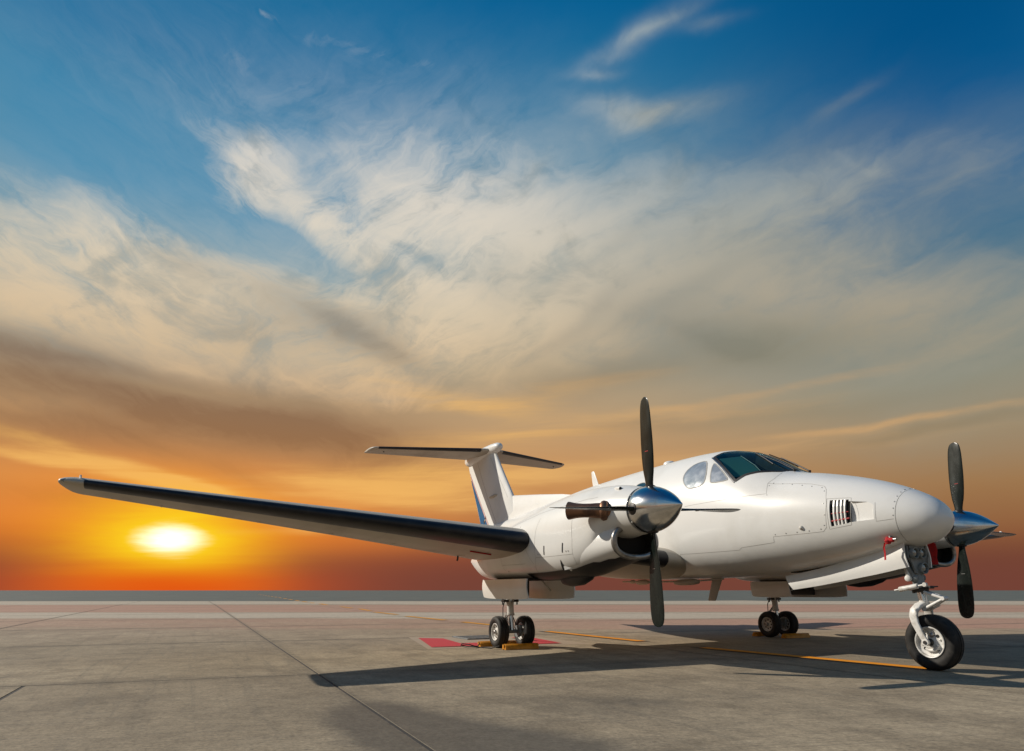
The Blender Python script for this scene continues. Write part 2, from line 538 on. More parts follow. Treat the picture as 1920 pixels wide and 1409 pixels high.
# ------------------------------------------------------------------ materials
def mat(name, col, rough=0.5, metal=0.0, coat=0.0, spec=0.5):
    m = bpy.data.materials.new(name)
    m.use_nodes = True
    b = m.node_tree.nodes['Principled BSDF']
    b.inputs['Base Color'].default_value = col if len(col) == 4 else (*col, 1)
    b.inputs['Roughness'].default_value = rough
    b.inputs['Metallic'].default_value = metal
    b.inputs['Coat Weight'].default_value = coat
    b.inputs['Coat Roughness'].default_value = 0.08
    b.inputs['Specular IOR Level'].default_value = spec
    return m, G(m.node_tree), b


def worn(name, c1, c2, scale, rough=0.5, metal=0.0, coat=0.0, r2=None, bump=0.0, stretch=(1, 1, 1), lo=0.42, hi=0.7, spec=0.5):
    """Two-tone noise wear over one colour."""
    m, g, b = mat(name, c1, rough, metal, coat, spec)
    t = g.n.new('ShaderNodeNewGeometry')
    mp = g.n.new('ShaderNodeMapping')
    mp.inputs['Scale'].default_value = stretch
    g.l.new(t.outputs['Position'], mp.inputs[0])
    f = g.noise(mp.outputs[0], scale, 8.0, 0.62, 0.3)
    k = g.mapr(f, lo, hi)
    g.l.new(g.mix(k, (*c1, 1), (*c2, 1)), b.inputs['Base Color'])
    if r2 is not None:
        g.l.new(g.mapr(f, 0.3, 0.75, rough, r2, False), b.inputs['Roughness'])
    if bump:
        bn = g.n.new('ShaderNodeBump')
        bn.inputs['Strength'].default_value = bump
        bn.inputs['Distance'].default_value = 0.01
        g.l.new(g.noise(mp.outputs[0], scale * 6, 6.0, 0.6), bn.inputs['Height'])
        g.l.new(bn.outputs[0], b.inputs['Normal'])
    return m


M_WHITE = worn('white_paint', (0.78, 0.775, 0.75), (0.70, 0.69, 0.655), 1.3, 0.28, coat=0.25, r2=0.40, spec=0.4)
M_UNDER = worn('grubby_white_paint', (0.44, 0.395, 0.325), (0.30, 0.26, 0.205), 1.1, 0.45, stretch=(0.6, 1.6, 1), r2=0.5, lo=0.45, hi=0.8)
M_FIN = worn('flat_white_paint', (0.76, 0.76, 0.74), (0.70, 0.70, 0.67), 1.3, 0.55, r2=0.65, spec=0.2)
M_BOOT = worn('deice_rubber', (0.014, 0.014, 0.017), (0.030, 0.029, 0.030), 5.0, 0.36, r2=0.5, spec=0.35)
M_BLACK = worn('black_paint', (0.016, 0.014, 0.014), (0.030, 0.025, 0.022), 3.0, 0.42, r2=0.55)
M_SHADE, _, _ = mat('recess_shade', (0.006, 0.006, 0.006), 0.8)  # near-black colour stands in for the shade inside openings
M_CHROME = worn('polished_aluminium', (0.72, 0.715, 0.70), (0.56, 0.555, 0.54), 7.0, 0.13, metal=1.0, r2=0.24)
M_STEEL = worn('bare_steel', (0.36, 0.355, 0.35), (0.20, 0.19, 0.18), 9.0, 0.28, metal=1.0, r2=0.45)
M_EXH = worn('heat_stained_steel', (0.30, 0.16, 0.095), (0.13, 0.075, 0.055), 6.0, 0.38, metal=0.85, r2=0.55)
M_BLADE = worn('propeller_paint', (0.007, 0.0105, 0.0088), (0.013, 0.018, 0.015), 6.0, 0.22, r2=0.32, stretch=(2, 2, 0.6), spec=0.35)
M_GEAR = worn('gear_white_enamel', (0.70, 0.69, 0.66), (0.46, 0.43, 0.38), 14.0, 0.35, r2=0.5)
M_GREY = worn('gear_grey_enamel', (0.21, 0.235, 0.245), (0.13, 0.14, 0.14), 12.0, 0.42, r2=0.55)
M_RUBBER = worn('tyre_rubber', (0.018, 0.017, 0.016), (0.040, 0.037, 0.033), 11.0, 0.6, r2=0.75, spec=0.3)
M_SEAM, _, _ = mat('panel_gap', (0.40, 0.385, 0.355), 0.7)
M_FAST, _, _ = mat('fastener_metal', (0.40, 0.39, 0.37), 0.45, 0.5)
M_PORT, _, _ = mat('porthole_glass', (0.012, 0.030, 0.034), 0.04, coat=1.0, spec=0.7)


def glass_mat():
    """Tinted pane: mirror by Fresnel, the rest passes through."""
    m = bpy.data.materials.new('windshield_glass')
    m.use_nodes = True
    nt = m.node_tree
    nt.nodes.clear()
    g = G(nt)
    fr = g.n.new('ShaderNodeFresnel')
    fr.inputs[0].default_value = 1.52
    tr = g.n.new('ShaderNodeBsdfTransparent')
    tr.inputs[0].default_value = (0.62, 0.84, 0.82, 1)
    gl = g.n.new('ShaderNodeBsdfGlossy')
    gl.inputs['Roughness'].default_value = 0.03
    gl.inputs[0].default_value = (0.9, 0.95, 0.95, 1)
    mx = g.n.new('ShaderNodeMixShader')
    g.l.new(g.math('MULTIPLY_ADD', fr.outputs[0], 0.68, 0.0, True), mx.inputs[0])
    g.l.new(tr.outputs[0], mx.inputs[1])
    g.l.new(gl.outputs[0], mx.inputs[2])
    o = g.n.new('ShaderNodeOutputMaterial')
    g.l.new(mx.outputs[0], o.inputs[0])
    return m


M_GLASS = glass_mat()
M_CABIN = worn('cockpit_trim', (0.030, 0.036, 0.037), (0.060, 0.068, 0.068), 7.0, 0.8)
M_VISOR, _, _ = mat('tinted_visor', (0.13, 0.29, 0.26), 0.35)
M_SEAT = worn('seat_cloth', (0.20, 0.19, 0.17), (0.13, 0.125, 0.115), 9.0, 0.9)
M_PANE = worn('curtained_glass', (0.50, 0.52, 0.53), (0.84, 0.83, 0.80), 5.5, 0.10, metal=0.55, r2=0.22, coat=0.6)
M_LAMP, _, _ = mat('lamp_glass', (0.22, 0.24, 0.25), 0.06, 0.9, coat=1.0)
M_BLUE = worn('blue_paint', (0.022, 0.105, 0.235), (0.032, 0.13, 0.26), 3.0, 0.6, r2=0.7, spec=0.12)
M_RED, _, _ = mat('red_paint', (0.50, 0.035, 0.040), 0.35)
M_REDCLOTH = worn('red_fabric', (0.45, 0.012, 0.016), (0.30, 0.010, 0.014), 20.0, 0.85)
M_YELLOW = worn('yellow_enamel', (0.62, 0.25, 0.008), (0.40, 0.17, 0.012), 12.0, 0.45, r2=0.6)
M_ROPE, _, _ = mat('black_cord', (0.02, 0.02, 0.02), 0.8)


# ------------------------------------------------------------------ the airplane
plane = tag(empty('turboprop_airplane'), 'white twin turboprop airplane with black leading edges parked on the concrete apron', 'airplane')
TRK = 2.615                                  # half track, also the half distance of the engines

F_ZT = pchip([(-7.6, 2.30), (-6.5, 2.38), (-5, 2.46), (-3, 2.60), (-1.5, 2.72), (0, 2.78), (1.1, 2.80), (1.75, 2.78), (2.25, 2.68), (2.62, 2.52),
              (2.9, 2.36), (3.1, 2.27), (3.4, 2.21), (3.8, 2.115), (4.15, 2.01), (4.45, 1.89), (4.68, 1.765), (4.775, 1.685), (4.828, 1.60), (4.846, 1.54)])
F_ZB = pchip([(4.846, 1.525), (4.828, 1.465), (4.775, 1.395), (4.68, 1.325), (4.4, 1.25), (3.83, 1.125), (3.07, 1.035), (2.2, 0.985), (0.6, 0.97), (-0.8, 1.0), (-2, 1.12),
              (-3.5, 1.38), (-5, 1.72), (-6.5, 2.05), (-7.6, 2.26)])
F_W = pchip([(4.846, 0.008), (4.828, 0.085), (4.775, 0.165), (4.68, 0.25), (4.4, 0.385), (3.83, 0.545), (3.07, 0.675), (2.4, 0.745), (1.5, 0.775), (-1.5, 0.775), (-3, 0.66),
             (-5, 0.38), (-6.5, 0.17), (-7.6, 0.02)])
F_ZM = pchip([(4.9, 1.535), (4.4, 1.57), (3.8, 1.62), (3.07, 1.68), (2.2, 1.76), (0, 1.80), (-1.5, 1.82), (-3, 1.92), (-5, 2.06), (-7.6, 2.28)])
F_NT = pchip([(4.9, 2.0), (3.5, 2.15), (2.9, 2.05), (2.2, 2.0), (1.2, 2.1), (-2, 2.1), (-7.6, 2.0)])
F_NB = pchip([(4.9, 2.0), (3.6, 2.3), (2, 2.55), (0, 2.6), (-3, 2.2), (-7.6, 2.0)])


def fus_ring(x, n=72):
    return oval(x, 0, F_ZT(x), F_ZB(x), F_ZM(x), F_W(x), F_NT(x), F_NB(x), n)


SEAM_X = 4.49
bm = bmesh.new()
xs = [-7.6 + 0.1 * i for i in range(91)]
xs = [x for x in xs if x < 1.4] + [1.4 + 0.045 * i for i in range(int((SEAM_X - 0.004 - 1.4) / 0.045) + 1)] + [SEAM_X - 0.004]
loft(bm, [fus_ring(x) for x in xs])
fus = finish('fuselage', bm, M_WHITE, plane)
FT = bvh_of(fus)
bm = bmesh.new()
xs = [SEAM_X + 0.003, 4.55, 4.60, 4.65, 4.70, 4.74, 4.775, 4.795, 4.813, 4.828, 4.838, 4.843, 4.846]
loft(bm, [fus_ring(x) for x in xs])
radome = finish('radome', bm, M_WHITE, plane, sharp=60)


# --- lifting surfaces
def airfoil(n, t, camber=0.02):
    """Points round a section from the upper trailing edge over the nose to the lower one: (along chord, height), unit chord."""
    up, lo = [], []
    for i in range(n + 1):
        x = 0.5 * (1 - math.cos(PI * i / n))
        th = 5 * t * (0.2969 * math.sqrt(x) - 0.126 * x - 0.3516 * x * x + 0.2843 * x ** 3 - 0.1015 * x ** 4) + 0.0008
        m, p = camber, 0.3
        yc = m / p / p * (2 * p * x - x * x) if x < p else m / (1 - p) ** 2 * ((1 - 2 * p) + 2 * p * x - x * x)
        up.append((x, yc + th))
        lo.append((x, yc - th))
    return up[::-1] + lo[1:]


NA = 22


def section(le, chord, t, inc, span_axis, camber=0.02, grow=0.0):
    """One section placed with its nose at le; span_axis 'y' (wing, tailplane) or 'z' (fin)."""
    out = []
    ci, si = math.cos(inc), math.sin(inc)
    for x, h in airfoil(NA, t, camber):
        X, H = x * chord, h * chord
        a, b = -X * ci - H * si, -X * si + H * ci
        if span_axis == 'y':
            out.append((le[0] + a, le[1], le[2] + b))
        else:
            out.append((le[0] + a, le[1] + b, le[2]))
    return out


def boot_strip(bm, secs, cu, cl, off, spanwise=None):
    """Rubber boot: the nose part of each section pushed out a little and closed down to the skin."""
    prof = airfoil(NA, 0.15, 0.0)
    idx = [i for i, (x, h) in enumerate(prof) if x <= (cu if i <= NA else cl)]
    rings = []
    for s in secs:
        nose = Vector(s[NA])
        r = [Vector(s[i]) for i in idx]
        out = []
        for k, p in enumerate(r):
            a = r[max(k - 1, 0)]
            b = r[min(k + 1, len(r) - 1)]
            d = (b - a).normalized()
            ax = Vector((0, 1, 0)) if abs((Vector(secs[-1][NA]) - Vector(secs[0][NA])).y) > 0.5 else Vector((0, 0, 1))
            nrm = d.cross(ax)
            cen = Vector(s[0]).lerp(nose, 0.6)
            if nrm.dot(p - cen) < 0: nrm = -nrm
            out.append(p + nrm.normalized() * (off if 0 < k < len(r) - 1 else -0.002))
        rings.append(out)
    loft(bm, rings, closed=False)
    return rings


# main wing: (y, leading edge x, leading edge z, chord, thickness, incidence)
WING = [(0.0, 1.45, 1.17, 2.18, 0.18, 4.6), (0.62, 1.45, 1.22, 2.18, 0.18, 4.6), (2.6, 1.43, 1.395, 2.16, 0.175, 4.3), (3.2, 1.385, 1.452, 2.05, 0.17, 4.0),
        (5.7, 1.155, 1.685, 1.48, 0.15, 2.6), (8.0, 0.95, 1.90, 0.97, 0.125, 1.2)]


def wing_sec(y, s):
    f = lambda k: pchip([(w[0], w[k]) for w in WING])(y)
    for a, b in zip(WING[:-1], WING[1:]):
        if a[0] <= y <= b[0] + 1e-6:
            t = (y - a[0]) / (b[0] - a[0])
            q = [a[k] + (b[k] - a[k]) * t for k in range(6)]
            break
    return section((q[1], s * y, q[2]), q[3], q[4], math.radians(q[5]), 'y')


wings = {}
for s in (-1, 1):
    bm = bmesh.new()
    ys = [0.3, 0.62, 1.2, 1.9, 2.6, 3.2, 3.8, 4.4, 5.0, 5.7, 6.4, 7.0, 7.5, 8.0]
    secs = [wing_sec(y, s) for y in ys]
    # rounded tip
    tip = secs[-1]
    le, te = Vector(tip[NA]), Vector(tip[0])
    for dy, k, th, zz in ((0.07, 0.99, 0.96, 0.006), (0.12, 0.95, 0.86, 0.010), (0.16, 0.86, 0.72, 0.013), (0.19, 0.66, 0.55, 0.015), (0.208, 0.40, 0.40, 0.016), (0.216, 0.16, 0.2, 0.016)):
        pv = te.lerp(le, 0.86)
        out = []
        for p in tip:
            d = Vector(p) - pv
            out.append(tuple(pv + Vector((d.x * k, d.y, d.z * th)) + Vector((0, s * dy, zz))))
        secs.append(out)
    loft(bm, secs)
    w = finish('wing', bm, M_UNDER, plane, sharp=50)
    wings[s] = w

# --- fin and tailplane
FIN = [(2.20, -4.95, 2.10, 0.10), (2.95, -5.24, 2.20, 0.10), (3.6, -5.79, 2.0, 0.10), (4.22, -6.30, 1.78, 0.10)]
bm = bmesh.new()
rows = []
for i in range(len(FIN) - 1):
    for k in range(4):
        t = k / 4
        q = [FIN[i][j] * (1 - t) + FIN[i + 1][j] * t for j in range(4)]
        rows.append(section((q[1], 0, q[0]), q[2], q[3], 0, 'z', 0.0))
q = FIN[-1]
rows.append(section((q[1], 0, q[0]), q[2], q[3], 0, 'z', 0.0))
loft(bm, rows)
fin = finish('fin', bm, M_FIN, plane, sharp=50)
bm = bmesh.new()
rings = []
for x, zt, w in ((-2.45, 2.655, 0.012), (-3.0, 2.745, 0.03), (-4.0, 2.86, 0.045), (-5.0, 2.965, 0.06), (-5.6, 3.02, 0.07)):
    zb = F_ZT(x) - 0.12
    rings.append([(x, w * 0.45 * math.cos(t) if math.sin(t) > 0 else (w * 1.9) * math.copysign(1, math.cos(t)), 0) for t in ()] or
                 [(x, -w * 2.2, zb), (x, -w * 0.9, zb + (zt - zb) * 0.45), (x, -w * 0.5, zt - 0.025), (x, 0, zt), (x, w * 0.5, zt - 0.025), (x, w * 0.9, zb + (zt - zb) * 0.45), (x, w * 2.2, zb)])
loft(bm, rings)
dorsal = finish('dorsal_fin', bm, M_WHITE, plane, sharp=60)

TAIL = [(0.0, -6.35, 4.28, 1.52), (0.25, -6.42, 4.285, 1.50), (2.70, -7.55, 4.32, 0.83)]
tail_secs = {}
bm = bmesh.new()
rows = []
for s in (-1, 1):
    tail_secs[s] = []
    for k in range(9):
        y = 0.12 + (2.70 - 0.12) * k / 8
        t = y / 2.70
        tail_secs[s].append(section((TAIL[0][1] + (TAIL[2][1] - TAIL[0][1]) * t, s * y, 4.28 + 0.045 * t), 1.52 + (0.83 - 1.52) * t, 0.10, math.radians(0.5), 'y', 0.0))
a = [r for r in tail_secs[-1][::-1]]
for s, lst in ((-1, a), (1, tail_secs[1])):
    tip = tail_secs[s][-1]
    le, te = Vector(tip[NA]), Vector(tip[0])
    pv = te.lerp(le, 0.35)
    ex = [[tuple(pv + (Vector(p) - pv) * k + Vector((-dx, s * dy, 0))) for p in tip] for dy, k, dx in ((0.05, 0.94, 0.02), (0.09, 0.78, 0.05), (0.11, 0.55, 0.07))]
    if s < 0: a = ex[::-1] + a
    else: a = a + tail_secs[1] + ex
loft(bm, a)
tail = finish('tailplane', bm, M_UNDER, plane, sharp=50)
bm = bmesh.new()
prof = [(0, 0.004), (0.02, 0.05), (0.07, 0.085), (0.18, 0.115), (0.45, 0.135), (0.9, 0.14), (1.5, 0.12), (2.0, 0.075), (2.3, 0.02)]
lathe(bm, prof, (-5.98, 0, 4.315), (-1, 0, -0.012), 28)
bullet = finish('tail_fairing', bm, M_WHITE, plane, sharp=60)
bm = bmesh.new()
rings = []
for x, zb, w in ((-6.35, 4.20, 0.05), (-6.7, 4.12, 0.12), (-7.2, 4.10, 0.17), (-7.7, 4.09, 0.16), (-8.05, 4.12, 0.10), (-8.25, 4.2, 0.03)):
    rings.append(oval(x, 0, 4.33, zb, 4.27, w, 2, 2.4, 24))
loft(bm, rings)
finish('tail_fairing', bm, M_WHITE, plane, sharp=60)

# --- nacelles
N_ZT = pchip([(3.243, 1.893), (3.0, 1.945), (2.79, 1.972), (2.34, 1.99), (1.75, 1.955), (1.2, 1.87), (0.6, 1.77), (0, 1.67), (-0.7, 1.53), (-1.2, 1.40), (-1.5, 1.30)])
N_ZB = pchip([(3.243, 1.397), (3.0, 1.38), (2.82, 1.35), (2.72, 1.16), (2.5, 1.045), (2.0, 0.965), (1.4, 0.945), (-0.3, 0.955), (-0.75, 0.99), (-1.15, 1.11), (-1.5, 1.25)])
N_W = pchip([(3.243, 0.248), (3.0, 0.295), (2.75, 0.35), (2.3, 0.405), (1.8, 0.43), (1.0, 0.435), (0.2, 0.40), (-0.6, 0.28), (-1.2, 0.12), (-1.5, 0.02)])
N_ZM = pchip([(3.243, 1.645), (3.0, 1.63), (2.7, 1.55), (2.2, 1.46), (1.5, 1.42), (0, 1.33), (-1.5, 1.27)])
N_N = pchip([(3.243, 2.0), (3.0, 2.05), (2.7, 2.5), (2.0, 2.6), (0, 2.5), (-1.5, 2.0)])
C_ZT = pchip([(3.04, 1.50), (2.6, 1.55), (2.0, 1.6), (1.6, 1.5)])
C_ZB = pchip([(3.04, 1.145), (2.8, 1.095), (2.5, 1.035), (2.1, 0.965), (1.6, 0.985)])
C_W = pchip([(3.04, 0.285), (2.8, 0.315), (2.4, 0.35), (2.0, 0.36), (1.6, 0.33)])
nac, chin, NT, CT = {}, {}, {}, {}
for s in (-1, 1):
    bm = bmesh.new()
    xs = [3.243 - 0.0499 * i for i in range(96)]
    loft(bm, [oval(x, s * TRK, N_ZT(x), N_ZB(x), N_ZM(x), N_W(x), 2.0 if x > 2.6 else 2.1, N_N(x), 56) for x in xs if x >= -1.5])
    nac[s] = finish('nacelle', bm, M_WHITE, plane, sharp=60)
    NT[s] = bvh_of(nac[s])
    bm = bmesh.new()
    xs = [3.04 - 0.06 * i for i in range(25)]
    rr = [oval(x, s * TRK, C_ZT(x), C_ZB(x), 0.5 * (C_ZT(x) + C_ZB(x)), C_W(x), 2.4, 2.3, 56) for x in xs]
    x = 3.04
    inner = [oval(x - d, s * TRK, C_ZT(x) - k, C_ZB(x) + k, 0.5 * (C_ZT(x) + C_ZB(x)), C_W(x) - k, 2.4, 2.3, 56) for d, k in ((0.0, 0.03), (0.16, 0.04))]
    loft(bm, inner[::-1] + rr, True, True, False)
    chin[s] = finish('intake_scoop', bm, M_WHITE, plane, sharp=60)
    CT[s] = bvh_of(chin[s])


def P(pts, s):
    """Points measured on the right-hand side (negative y), mirrored for the left one."""
    return [(x, y if s < 0 else -y, z) for x, y, z in pts]


def part(name, m, parent, fn, sharp=38, recalc=True):
    bm = bmesh.new()
    fn(bm)
    return finish(name, bm, m, parent, sharp=sharp, recalc=recalc)


def cut_mesh(obj, bm, m):
    me = bpy.data.meshes.new('cutter')
    bm.to_mesh(me)
    bm.free()
    me.materials.append(m)
    c = bpy.data.objects.new('cutter', me)
    COL.objects.link(c)
    md = obj.modifiers.new('cut', 'BOOLEAN')
    md.operation = 'DIFFERENCE'
    md.solver = 'EXACT'
    try:
        md.material_mode = 'TRANSFER'
    except Exception:
        pass
    md.object = c
    dg = bpy.context.evaluated_depsgraph_get()
    new = bpy.data.meshes.new_from_object(obj.evaluated_get(dg))
    obj.modifiers.clear()
    old = obj.data
    obj.data = new
    new.name = obj.name
    bpy.data.meshes.remove(old)
    bpy.data.objects.remove(c)
    bpy.data.meshes.remove(me)


# --- air outlet with its slats and the shallow channel ahead of it (right side of the nose)
def cut(obj, polys):
    bm = bmesh.new()
    for a, b in polys:
        n = len(a)
        va = [bm.verts.new(p) for p in a]
        vb = [bm.verts.new(p) for p in b]
        bm.faces.new(va)
        bm.faces.new(vb[::-1])
        for i in range(n):
            bm.faces.new((va[i], va[(i + 1) % n], vb[(i + 1) % n], vb[i]))
    bmesh.ops.recalc_face_normals(bm, faces=bm.faces)
    me = bpy.data.meshes.new('cutter')
    bm.to_mesh(me)
    bm.free()
    c = bpy.data.objects.new('cutter', me)
    COL.objects.link(c)
    md = obj.modifiers.new('cut', 'BOOLEAN')
    md.operation = 'DIFFERENCE'
    md.solver = 'EXACT'
    md.object = c
    dg = bpy.context.evaluated_depsgraph_get()
    new = bpy.data.meshes.new_from_object(obj.evaluated_get(dg))
    obj.modifiers.clear()
    old = obj.data
    obj.data = new
    new.name = obj.name
    bpy.data.meshes.remove(old)
    bpy.data.objects.remove(c)
    bpy.data.meshes.remove(me)


LV = [(3.835, 0, 1.80), (4.035, 0, 1.79), (4.045, 0, 1.53), (3.845, 0, 1.505)]
CH = [(4.03, 0, 1.772), (4.29, 0, 1.736), (4.294, 0, 1.552), (4.04, 0, 1.536)]
E_ = lambda q, y: (q[0], y, q[2])
skin_y = lambda x, z: on_skin(FT, (x, -0.5, z), 0.0).y
cut(fus, [([E_(q, -0.75) for q in LV], [E_(q, -0.36) for q in LV])])
cut(fus, [([E_(q, -0.75) for q in CH], [E_(CH[0], skin_y(4.03, 1.7) + 0.055), E_(CH[1], skin_y(4.29, 1.73) + 0.014),
                                        E_(CH[2], skin_y(4.294, 1.55) + 0.012), E_(CH[3], skin_y(4.04, 1.56) + 0.055)])])
part('outlet_shade', M_SHADE, fus, lambda bm: skin_patch(bm, FT, [E_(q, -0.5) for q in LV], -0.026, 6, 0.03))  # black liner behind the slats, shade of the slots put into its colour
for k in range(4):
    f = (k + 1.0) / 5.0
    top = Vector(LV[0]).lerp(Vector(LV[1]), f)
    bot = Vector(LV[3]).lerp(Vector(LV[2]), f)
    bm = bmesh.new()
    pts = []
    for t in (0, 0.25, 0.5, 0.75, 1):
        p = top.lerp(bot, t)
        pts.append(Vector((p.x, skin_y(p.x, p.z) + 0.004, p.z)))
    for a, b in zip(pts[:-1], pts[1:]):
        prism(bm, [a + Vector((-0.010, 0.0, 0)), a + Vector((0.008, 0.0, 0)), a + Vector((0.009, 0.018, 0)), a + Vector((-0.006, 0.018, 0))], b - a)
    finish('slat', bm, M_WHITE, fus)
bm = bmesh.new()
for zf, r in ((0.52, 0.005), (0.80, 0.009)):
    a = Vector(LV[0]).lerp(Vector(LV[3]), zf)
    b = Vector(LV[1]).lerp(Vector(LV[2]), zf)
    tube(bm, [(a.x, skin_y(a.x, a.z) + 0.012, a.z), (b.x, skin_y(b.x, b.z) + 0.012, b.z)], r, 8)
finish('outlet_rod', bm, M_RED, fus)

# --- cockpit hollow behind the windshield, then the panes, side windows and portholes
PANE = [(1.885, -0.382, 2.637), (1.94, -0.254, 2.706), (2.12, -0.13, 2.70), (2.36, -0.035, 2.655), (2.75, -0.035, 2.46), (3.03, -0.035, 2.30), (2.95, -0.28, 2.275),
        (2.748, -0.436, 2.29), (2.605, -0.539, 2.265), (2.513, -0.617, 2.198)]
DWIN = [(1.826, -0.457, 2.583), (1.744, -0.453, 2.597), (1.618, -0.482, 2.578), (1.529, -0.547, 2.512), (1.502, -0.606, 2.43), (1.521, -0.647, 2.356),
        (1.598, -0.686, 2.262), (1.698, -0.706, 2.196), (1.827, -0.70, 2.197), (1.93, -0.687, 2.212), (1.985, -0.66, 2.26), (1.94, -0.57, 2.42)]
TRI = [(1.975, -0.49, 2.53), (2.035, -0.49, 2.512), (2.366, -0.611, 2.263), (2.376, -0.631, 2.223), (2.12, -0.665, 2.222), (2.08, -0.657, 2.25)]
CC = Vector((2.22, 0, 2.12))
fus.data.materials.append(M_CABIN)
for s in (-1, 1):
    bmc = bmesh.new()
    pts = [on_skin(FT, p, 0) for p in P(PANE, s)]
    cen = sum(pts, Vector()) / len(pts)
    pts = [p.lerp(cen, 0.03) for p in pts]
    outp = [p + (p - CC).normalized() * 0.12 for p in pts]
    inp = [p.lerp(Vector((CC.x, s * 0.10, CC.z)), 0.62) for p in pts]
    vo = [bmc.verts.new(p) for p in outp]
    vi = [bmc.verts.new(p) for p in inp]
    co_, ci_ = bmc.verts.new(sum(outp, Vector()) / len(outp)), bmc.verts.new(sum(inp, Vector()) / len(inp))
    n = len(pts)
    for i in range(n):
        j = (i + 1) % n
        bmc.faces.new((vo[i], vo[j], vi[j]))
        bmc.faces.new((vo[i], vi[j], vi[i]))
        bmc.faces.new((vo[j], vo[i], co_))
        bmc.faces.new((vi[i], vi[j], ci_))
    bmesh.ops.recalc_face_normals(bmc, faces=bmc.faces)
    cut_mesh(fus, bmc, M_CABIN)
for s in (-1, 1):
    part('sun_visor', M_VISOR, fus, lambda bm: plate(bm, [[(1.99, s * 0.375, 2.60), (2.17, s * 0.44, 2.42), (2.34, s * 0.49, 2.28)], [(2.14, s * 0.15, 2.625), (2.42, s * 0.19, 2.45), (2.60, s * 0.24, 2.31)]], (-0.02, 0, -0.012)))
    part('visor_edge', M_GEAR, fus, lambda bm: tube(bm, [(2.15, s * 0.145, 2.632), (2.43, s * 0.185, 2.457), (2.61, s * 0.235, 2.315)], 0.006, 6))
part('instrument_panel', M_CABIN, fus, lambda bm: box(bm, (2.66, 0, 2.205), (0.40, 0.74, 0.04), Matrix.Rotation(math.radians(8), 3, 'Y'), 0.01))
for s in (-1, 1):
    pane = part('windshield_pane', M_GLASS, fus, lambda bm: skin_patch(bm, FT, P(PANE, s), 0.004, 8))
    part('pane_seal', M_BLACK, fus, lambda bm: skin_line(bm, FT, P(PANE, s), 0.034, 0.0065, True, 0.03), recalc=False)
    part('pane_retainer', M_STEEL, fus, lambda bm: skin_line(bm, FT, P([(1.86, -0.40, 2.632), (2.19, -0.52, 2.42), (2.50, -0.637, 2.18)], s), 0.018, 0.009, False, 0.04), recalc=False)
    for nm, out in (('side_window', DWIN), ('quarter_window', TRI)):
        o2 = smooth_poly(P(out, s), 1)
        part(nm, M_PANE, fus, lambda bm: skin_patch(bm, FT, o2, 0.003, 6))
        part('window_seal', M_SEAM, fus, lambda bm: skin_line(bm, FT, o2, 0.011, 0.005, True, 0.03), recalc=False)
    for x in (0.50, -0.28, -1.06, -1.84, -2.62):
        c = Vector((x, s * 0.7, 2.36))
        ring = [c + Vector((math.cos(2 * PI * k / 20) * 0.165, 0, math.sin(2 * PI * k / 20) * 0.165)) for k in range(20)]
        part('porthole', M_PORT, fus, lambda bm: skin_patch(bm, FT, ring, 0.003, 5))
        part('window_seal', M_SEAM, fus, lambda bm: skin_line(bm, FT, ring, 0.014, 0.005, True, 0.03), recalc=False)
    # wiper: arm, blade and pivot
    base = on_skin(FT, (3.03, s * 0.13, 2.28), 0.02)

    def wiper(bm):
        arm = [base, on_skin(FT, (2.80, s * 0.14, 2.42), 0.035), on_skin(FT, (2.56, s * 0.16, 2.55), 0.03)]
        tube(bm, arm, [0.010, 0.008, 0.006], 8)
        tube(bm, [on_skin(FT, (2.78, s * 0.22, 2.40), 0.016), on_skin(FT, (2.60, s * 0.18, 2.53), 0.016), on_skin(FT, (2.40, s * 0.12, 2.62), 0.016)], 0.008, 6)
        lathe(bm, [(-0.03, 0.016), (0.006, 0.018), (0.014, 0.010)], base, (0.2, 0, 1), 12)
    part('wiper', M_BLACK, fus, wiper)

# --- panel seams and fasteners of the nose
SE = [
    [(1.67, -0.763, 1.949), (2.51, -0.71, 1.965), (2.789, -0.663, 1.971), (3.011, -0.612, 1.971), (2.962, -0.526, 2.112), (2.995, -0.443, 2.172), (2.991, -0.303, 2.254)],
    [(2.962, -0.526, 2.112), (3.25, -0.487, 2.083), (3.538, -0.441, 2.035), (3.71, -0.43, 1.985), (3.755, -0.46, 1.94), (3.80, -0.53, 1.771), (3.79, -0.543, 1.50), (3.744, -0.542, 1.456),
     (3.108, -0.642, 1.438), (3.094, -0.621, 1.371), (2.6, -0.661, 1.335), (2.549, -0.652, 1.308), (1.445, -0.80, 1.24), (1.39, -0.80, 1.12)],
    [(4.30, -0.39, 1.733), (4.312, -0.412, 1.527), (4.472, -0.356, 1.542)],
    [(3.80, -0.52, 1.825), (4.06, -0.45, 1.812), (4.066, -0.49, 1.505), (3.822, -0.54, 1.475), (3.80, -0.52, 1.825)],
]
FA = [(2.998, -0.543, 2.076), (3.031, -0.498, 2.10), (3.157, -0.48, 2.075), (3.296, -0.476, 2.05), (3.434, -0.469, 2.022), (3.561, -0.457, 1.994), (3.689, -0.444, 1.963),
      (3.735, -0.465, 1.915), (3.763, -0.531, 1.77), (3.768, -0.55, 1.524), (3.72, -0.551, 1.486), (3.579, -0.578, 1.475), (3.428, -0.603, 1.47), (3.285, -0.625, 1.466), (3.14, -0.643, 1.461),
      (3.02, -0.616, 1.954), (3.78, -0.54, 1.64)]
